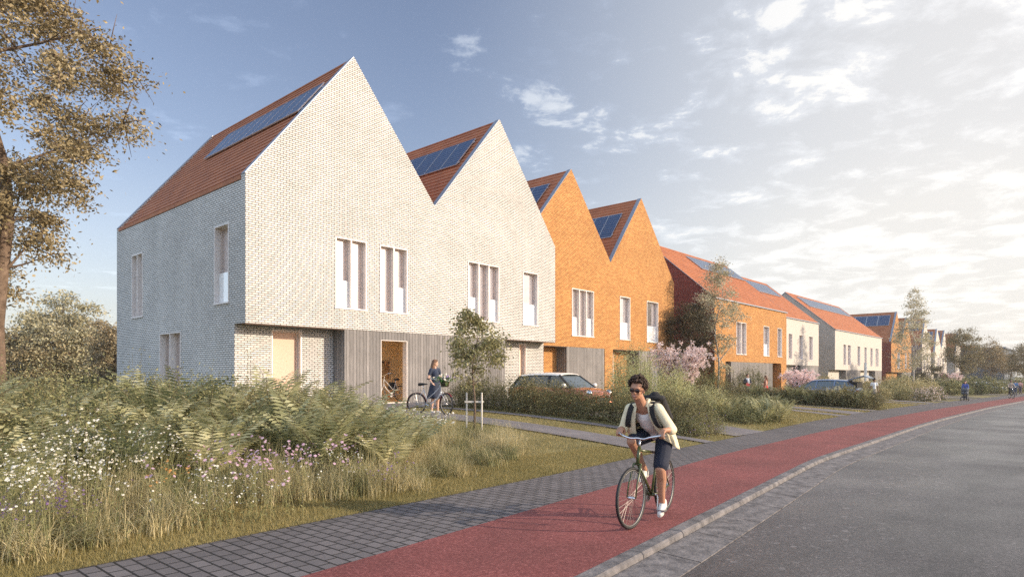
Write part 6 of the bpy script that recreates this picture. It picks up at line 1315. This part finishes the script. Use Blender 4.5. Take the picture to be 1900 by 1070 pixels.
def far_cyclist():
    p = at(1876, 60); p.z += .05; rz = R(-112); make_bike('bicycle', 'dark bicycle of the distant rider on the red path', p, rz, (.05, .10, .12), style='city', detail=False, up=.06, tw_=.025)
    r = empty('person', p, rz, 'distant cyclist in a beige jacket and dark trousers on the red path', 'person'); vx = .02
    body('body', SK3, r, [[(V((-.15, 0, 1.0)), .1), (V((-.05, 0, 1.4)), .09)], [(V((-.03, 0, 1.45)), .05), (V((0, 0, 1.58)), .05)], [(V((-.05, .16, 1.38)), .045), (V((.1, .24, 1.14)), .04), (V((.30, .27, 1.06)), .028)], [(V((-.05, -.16, 1.38)), .045), (V((.1, -.24, 1.14)), .04), (V((.30, -.27, 1.06)), .028)]], [((0, 0, 1.64), (.085, .075, .11))], voxel=vx)
    body('hair', HAIRK, r, [[(V((-.03, 0, 1.70)), .085), (V((-.05, 0, 1.62)), .07)]], voxel=vx)
    body('jacket', cloth('beige_jacket', (.40, .32, .24)), r, [[(V((-.15, 0, 1.0)), .14), (V((-.06, 0, 1.36)), .13)], [(V((-.05, .16, 1.38)), .062), (V((.1, .24, 1.14)), .056), (V((.26, .27, 1.07)), .045)], [(V((-.05, -.16, 1.38)), .062), (V((.1, -.24, 1.14)), .056), (V((.26, -.27, 1.07)), .045)]], voxel=vx)
    body('trousers', cloth('dark_trousers', (.02, .02, .028)), r, [[(V((-.15, .08, .98)), .1), (V((.16, .12, .68)), .07), (V((.0, .12, .28)), .055)], [(V((-.15, -.08, .98)), .1), (V((.22, -.12, .85)), .07), (V((.02, -.12, .52)), .055)]], voxel=vx)
    for q in ((.02, .12, .16), (.03, -.12, .42)): body('shoe', BLACK, r, [[(V(q)+V((-.05, 0, 0)), .045), (V(q)+V((.1, 0, -.01)), .04)]], voxel=vx)
far_cyclist()
figure('far walker in a blue jacket beyond the distant cyclist', at(1884, 74), R(60), 1.72, SK2, HAIRB, False, (.10, .20, .38), 'long', trousers=(.08, .09, .12), voxel=.03)
figure('far walker in a pink top at the end of the pavement', at(1893, 80), R(60), 1.68, SK2, HAIRB, False, (.55, .30, .28), 'long', trousers=(.10, .08, .1), voxel=.03)
# ------------------------------------------------------------------ cars
GLASS = pane_mat('car_glass', (.10, .13, .15), .35, .05)
def car(label, loc, rz, L_=3.85, W=1.73, H=1.41, paint=(.4, .1, .05), roofc=None, kind='hatch', tailgate=False, group=None):
    """x forward, origin on the ground under the middle"""
    root = empty('parked_car', loc, rz, label, 'car', group); pm = mat('car_paint', paint, .22, .35, .6); pm.node_tree.nodes['Principled BSDF'].inputs['Coat Weight'].default_value = .7
    rm = mat('roof_paint', roofc, .3, .1) if roofc else pm; h = L_/2; dk = mat('car_trim', (.02, .02, .022), .5)
    if kind == 'hatch': # (x, bottom, belt height, half width)
        st = [(-h, .38, .70, .62), (-h+.06, .24, .88, .74), (-h+.35, .20, .93, .84), (-.7, .19, .92, .865), (0, .19, .90, .865), (.7, .19, .885, .865), (h-.75, .20, .87, .85), (h-.35, .20, .82, .80), (h-.10, .24, .72, .72), (h, .34, .58, .60)]
        gx = [(-h+.10, .93, .66), (-h+.42, H-.05, .54), (.40, H-.03, .56), (1.02, .90, .70)]
    else:
        st = [(-h, .38, .78, .66), (-h+.06, .24, .96, .78), (-h+.4, .20, 1.0, .87), (-1, .19, .98, .90), (0, .19, .96, .90), (.9, .19, .94, .90), (h-1.0, .20, .90, .88), (h-.4, .20, .80, .82), (h-.1, .24, .68, .72), (h, .34, .56, .60)]
        gx = [(-h+.12, 1.0, .70), (-h+.70, H-.06, .58), (-.3, H, .60), (.45, H-.06, .58), (1.25, .93, .74)]
    b = MB(); n = 0; rows = []
    for x, zb, zt, hw in st:
        zm = (zb+zt)/2; rows.append([V((x, -hw*.93, zb)), V((x, -hw, zb+.16)), V((x, -hw*1.0, zm)), V((x, -hw*.965, zt-.06)), V((x, -hw*.90, zt)), V((x, -hw*.45, zt+.025)), V((x, 0, zt+.035)), V((x, hw*.45, zt+.025)), V((x, hw*.90, zt)), V((x, hw*.965, zt-.06)), V((x, hw, zm)), V((x, hw, zb+.16)), V((x, hw*.93, zb))])
    m = len(rows[0]); vs = [p for r_ in rows for p in r_]; fs = [(i*m+j, i*m+j+1, (i+1)*m+j+1, (i+1)*m+j) for i in range(len(rows)-1) for j in range(m-1)]+[tuple(range(m)), tuple((len(rows)-1)*m+j for j in range(m-1, -1, -1))]
    fs += [(i*m, (i+1)*m, (i+1)*m+m-1, i*m+m-1) for i in range(len(rows)-1)]
    b.add(vs, fs); o = b.build('body', pm, root, smooth=True); s_ = o.modifiers.new('round', 'SUBSURF'); s_.levels = 2; s_.render_levels = 2
    # glasshouse
    g = MB(); P_ = lambda x, y, z: V((x, y, z)); k = len(gx); belt = [(x, .90 if kind == 'hatch' else .96) for x, z, w_ in gx]
    zb = .88 if kind == 'hatch' else .94; bw = .80*W/1.73
    top = [(gx[i][0], gx[i][1], gx[i][2]) for i in range(1, k-1)]; x0, x1 = gx[0][0], gx[-1][0]
    for y in (-1, 1):
        pts = [P_(x0, bw*y*.94, zb)]+[P_(x, w_*y, z-.03) for x, z, w_ in top]+[P_(x1, bw*y*.94, zb)]; g.poly(pts)
    if not tailgate: g.quad(P_(x0, -bw*.9, zb), P_(x0, bw*.9, zb), P_(top[0][0], top[0][2], top[0][1]-.03), P_(top[0][0], -top[0][2], top[0][1]-.03))
    wsp = [P_(x1, -bw*.92, zb), P_(x1+.04, 0, zb+.01), P_(x1, bw*.92, zb), P_(top[-1][0], top[-1][2], top[-1][1]-.03), P_(top[-1][0], -top[-1][2], top[-1][1]-.03)]; g.poly(wsp); g.build('windows', GLASS, root)
    r_ = MB(); rr = []
    xs = [(top[0][0]-.06, top[0][1]-.045, top[0][2])]+[(x, z, w_) for x, z, w_ in top]+[(top[-1][0]+.05, top[-1][1]-.035, top[-1][2])]
    if len(top) == 2: xs.insert(2, ((top[0][0]+top[1][0])/2, H, .57))
    for x, z, w_ in xs: rr.append([P_(x, -w_-.03, z-.06), P_(x, -w_*.95, z-.005), P_(x, -w_*.5, z+.03), P_(x, w_*.5, z+.03), P_(x, w_*.95, z-.005), P_(x, w_+.03, z-.06)])
    r_.add([p for q in rr for p in q], [(i*6+j, i*6+j+1, (i+1)*6+j+1, (i+1)*6+j) for i in range(len(rr)-1) for j in range(5)]); o = r_.build('roof', rm, root, smooth=True); s_ = o.modifiers.new('thick', 'SOLIDIFY'); s_.thickness = .03; s2_ = o.modifiers.new('round', 'SUBSURF'); s2_.levels = 1; s2_.render_levels = 1
    for y in (-1, 1):
        bars = [(P_(x1+.01, bw*y*.955, zb-.01), P_(top[-1][0], top[-1][2]*y*1.02, top[-1][1]-.03), .07, .04), (P_(x0, bw*y*.95, zb-.01), P_(top[0][0], top[0][2]*y*1.02, top[0][1]-.04), .12, .05)]
        for xm in ((.0,) if kind == 'hatch' else (.15, -.95)): bars.append((P_(xm, bw*y*.965, zb), P_(xm-.05, .60*y*1.0, H-.07), .07, .03))
        for q in bars: pl = MB(); pl.bar(*q); pl.build('pillar', dk if roofc else pm, root)
    for x in (-h+.72, h-.72):
        for y in (-1, 1):
            w_ = bpy.data.objects.new('wheel', None); C.objects.link(w_); w_.parent = root; w_.location = (x, y*(W/2-.10), .31); Mx = Matrix.Rotation(math.pi/2, 4, 'X')
            t_ = MB(); t_.lathe([(.20, -.10), (.29, -.10), (.31, -.07), (.31, .07), (.29, .10), (.20, .10)], 24, M=Mx); t_.build('tyre', BLACK, w_, smooth=True); q = MB(); q.lathe([(0, -.085), (.06, -.09), (.19, -.075), (.205, -.095), (.205, .095), (.19, .075), (.06, .09), (0, .085)], 24, M=Mx); q.build('rim', GREYM, w_)
            ar = MB(); ar.tube([V((x+.36*math.cos(a), y*(W/2+.0), .31+.36*math.sin(a))) for a in [math.pi*j/12 for j in range(13)]], .035, 6); ar.build('wheel_arch', dk, root)
    for y in (-1, 1):
        mi = MB(); mi.ball((x1-.15, y*(W/2+.10), zb+.08), (.07, .11, .075), 12); mi.build('mirror', rm if roofc else pm, root, smooth=True)
        hl = MB(); hl.ball((h-.20, y*.60, .70 if kind == 'hatch' else .66), (.13, .12, .12), 12); hl.build('headlight', CHROME, root, smooth=True)
        tl = MB(); tl.box((-h+.02, y*.70-.07, .62), (-h+.14, y*.70+.07, .84)); tl.build('tail_light', mat('red_lens', (.35, .01, .01), .2), root)
        dh = MB(); dh.bar((-.1, y*(W/2+.012), .78), (.08, y*(W/2+.012), .78), .03, .03); dh.build('door_handle', CHROME, root)
    gr = MB(); gr.box((h-.02, -.42, .42), (h+.02, .42, .56)); gr.box((h-.05, -.26, .34), (h+.015, .26, .40)); gr.build('grille', dk, root)
    if tailgate:
        t_ = MB(); a = P_(top[0][0]-.02, 0, H-.03); t_.bar(a, a+V((-.95, 0, .30)), 1.12, .05, up=V((0, 0, 1))); t_.bar(a+V((-.93, 0, .29)), a+V((-1.28, 0, .12)), 1.15, .05); t_.build('tailgate', pm, root); q = MB(); q.box((x0-.02, -.68, .62), (x0+.55, .68, H-.14)); q.build('boot', mat('boot_lining', (.012, .012, .012), .9), root)
        s3 = MB()
        for y in (-.5, .5): s3.tube([P_(x0+.25, y, 1.0), a+V((-.5, y, .13))], .012, 6)
        s3.build('strut', GREYM, root)
    return root
FAC = ROT-math.pi/2    # facing the street
car('small red hatchback with a white roof parked behind the brown hedge', G_(8.45, -6.9, -.06), FAC, 3.75, 1.70, 1.38, (.42, .11, .045), (.80, .76, .70))
car('blue estate car with its boot open behind the green hedge', G_(36.2, -7.9, .02), ROT+math.pi/2, 4.85, 1.86, 1.50, (.14, .22, .36), None, 'estate', True)
car('white car half hidden behind a far shrub left of the distant cyclist', at(1832, 84), FAC, 4.0, 1.75, 1.45, (.6, .6, .62))
car('pale car parked farther back by the dark hall', at(1862, 95), FAC+.6, 4.3, 1.8, 1.45, (.42, .44, .46), None, 'estate')
# ------------------------------------------------------------------ far buildings and poles
def hall():
    r = empty('hall', at(1868, 168), ROT, 'low dark blue hall at the end of the street', 'building'); b = MB(); b.box((-7, 0, -.5), (26, 18, 9.2)); b.build('wall', nmat('dark_cladding', (.05, .07, .10), .2, .6, .7), r); c = MB(); c.box((-7.3, -.3, 9.2), (26.3, 18.3, 9.6)); c.build('roof', nmat('hall_roof', (.09, .11, .14), .1, 1, .5), r)
    for k in range(6): w_ = MB(); w_.box((-5+k*5, -.05, 2), (-2.4+k*5, 0, 5)); w_.build('window', GLASS, r)
hall()
def farm():
    r = empty('farmhouse', at(182, 150), R(20), 'distant brick house with a red roof between the left trees', 'house'); f = MB(); wall_panel(f, (-4, 0, 0), XX, -YY, [(0, 5), (4, 8.6), (8, 5)], 0); wall_panel(f, (-4, 0, 0), YY, -XX, [(0, 5), (9, 5)], 0); wall_panel(f, (4, 0, 0), YY, XX, [(0, 5), (9, 5)], 0); f.build('wall', M['redbrick'], r); q = MB(); roof_slope(q, (-4.3, -.2, 4.8), (-4.3, 9.2, 4.8), (0, -.2, 8.9), (0, 9.2, 8.9), 8); roof_slope(q, (4.3, -.2, 4.8), (4.3, 9.2, 4.8), (0, -.2, 8.9), (0, 9.2, 8.9), 8); q.build('roof', M['tile'], r)
    w_ = MB(); w_.box((-1, -.06, 5.2), (0, -.01, 6.4)); w_.build('window', GLASS, r)
farm()
def pole():
    p = W_(64, .2, zh(64)); b = MB(); b.tube([(0, 0, 0), (0, 0, 3.2)], .16, 14); o = b.build('bollard_post', nmat('white_post', (.7, .68, .64), .1, 5, .6)); o.location = at(1606, 72); tag(o, 'white round post in the gardens behind the woman in the hat', 'post')
pole()
# ------------------------------------------------------------------ air
def haze():
    b = MB(); b.box((-420, -60, -2.2), (520, 620, 16)); m = bpy.data.materials.new('haze'); m.use_nodes = True; N = m.node_tree.nodes; L = m.node_tree.links; N.remove(N['Principled BSDF'])
    v = N.new('ShaderNodeVolumePrincipled'); v.inputs['Color'].default_value = (.95, .94, .92, 1); v.inputs['Density'].default_value = .0005; v.inputs['Anisotropy'].default_value = .35; L.new(v.outputs[0], N['Material Output'].inputs['Volume'])
    b.build('haze', m, kind='stuff')
haze()
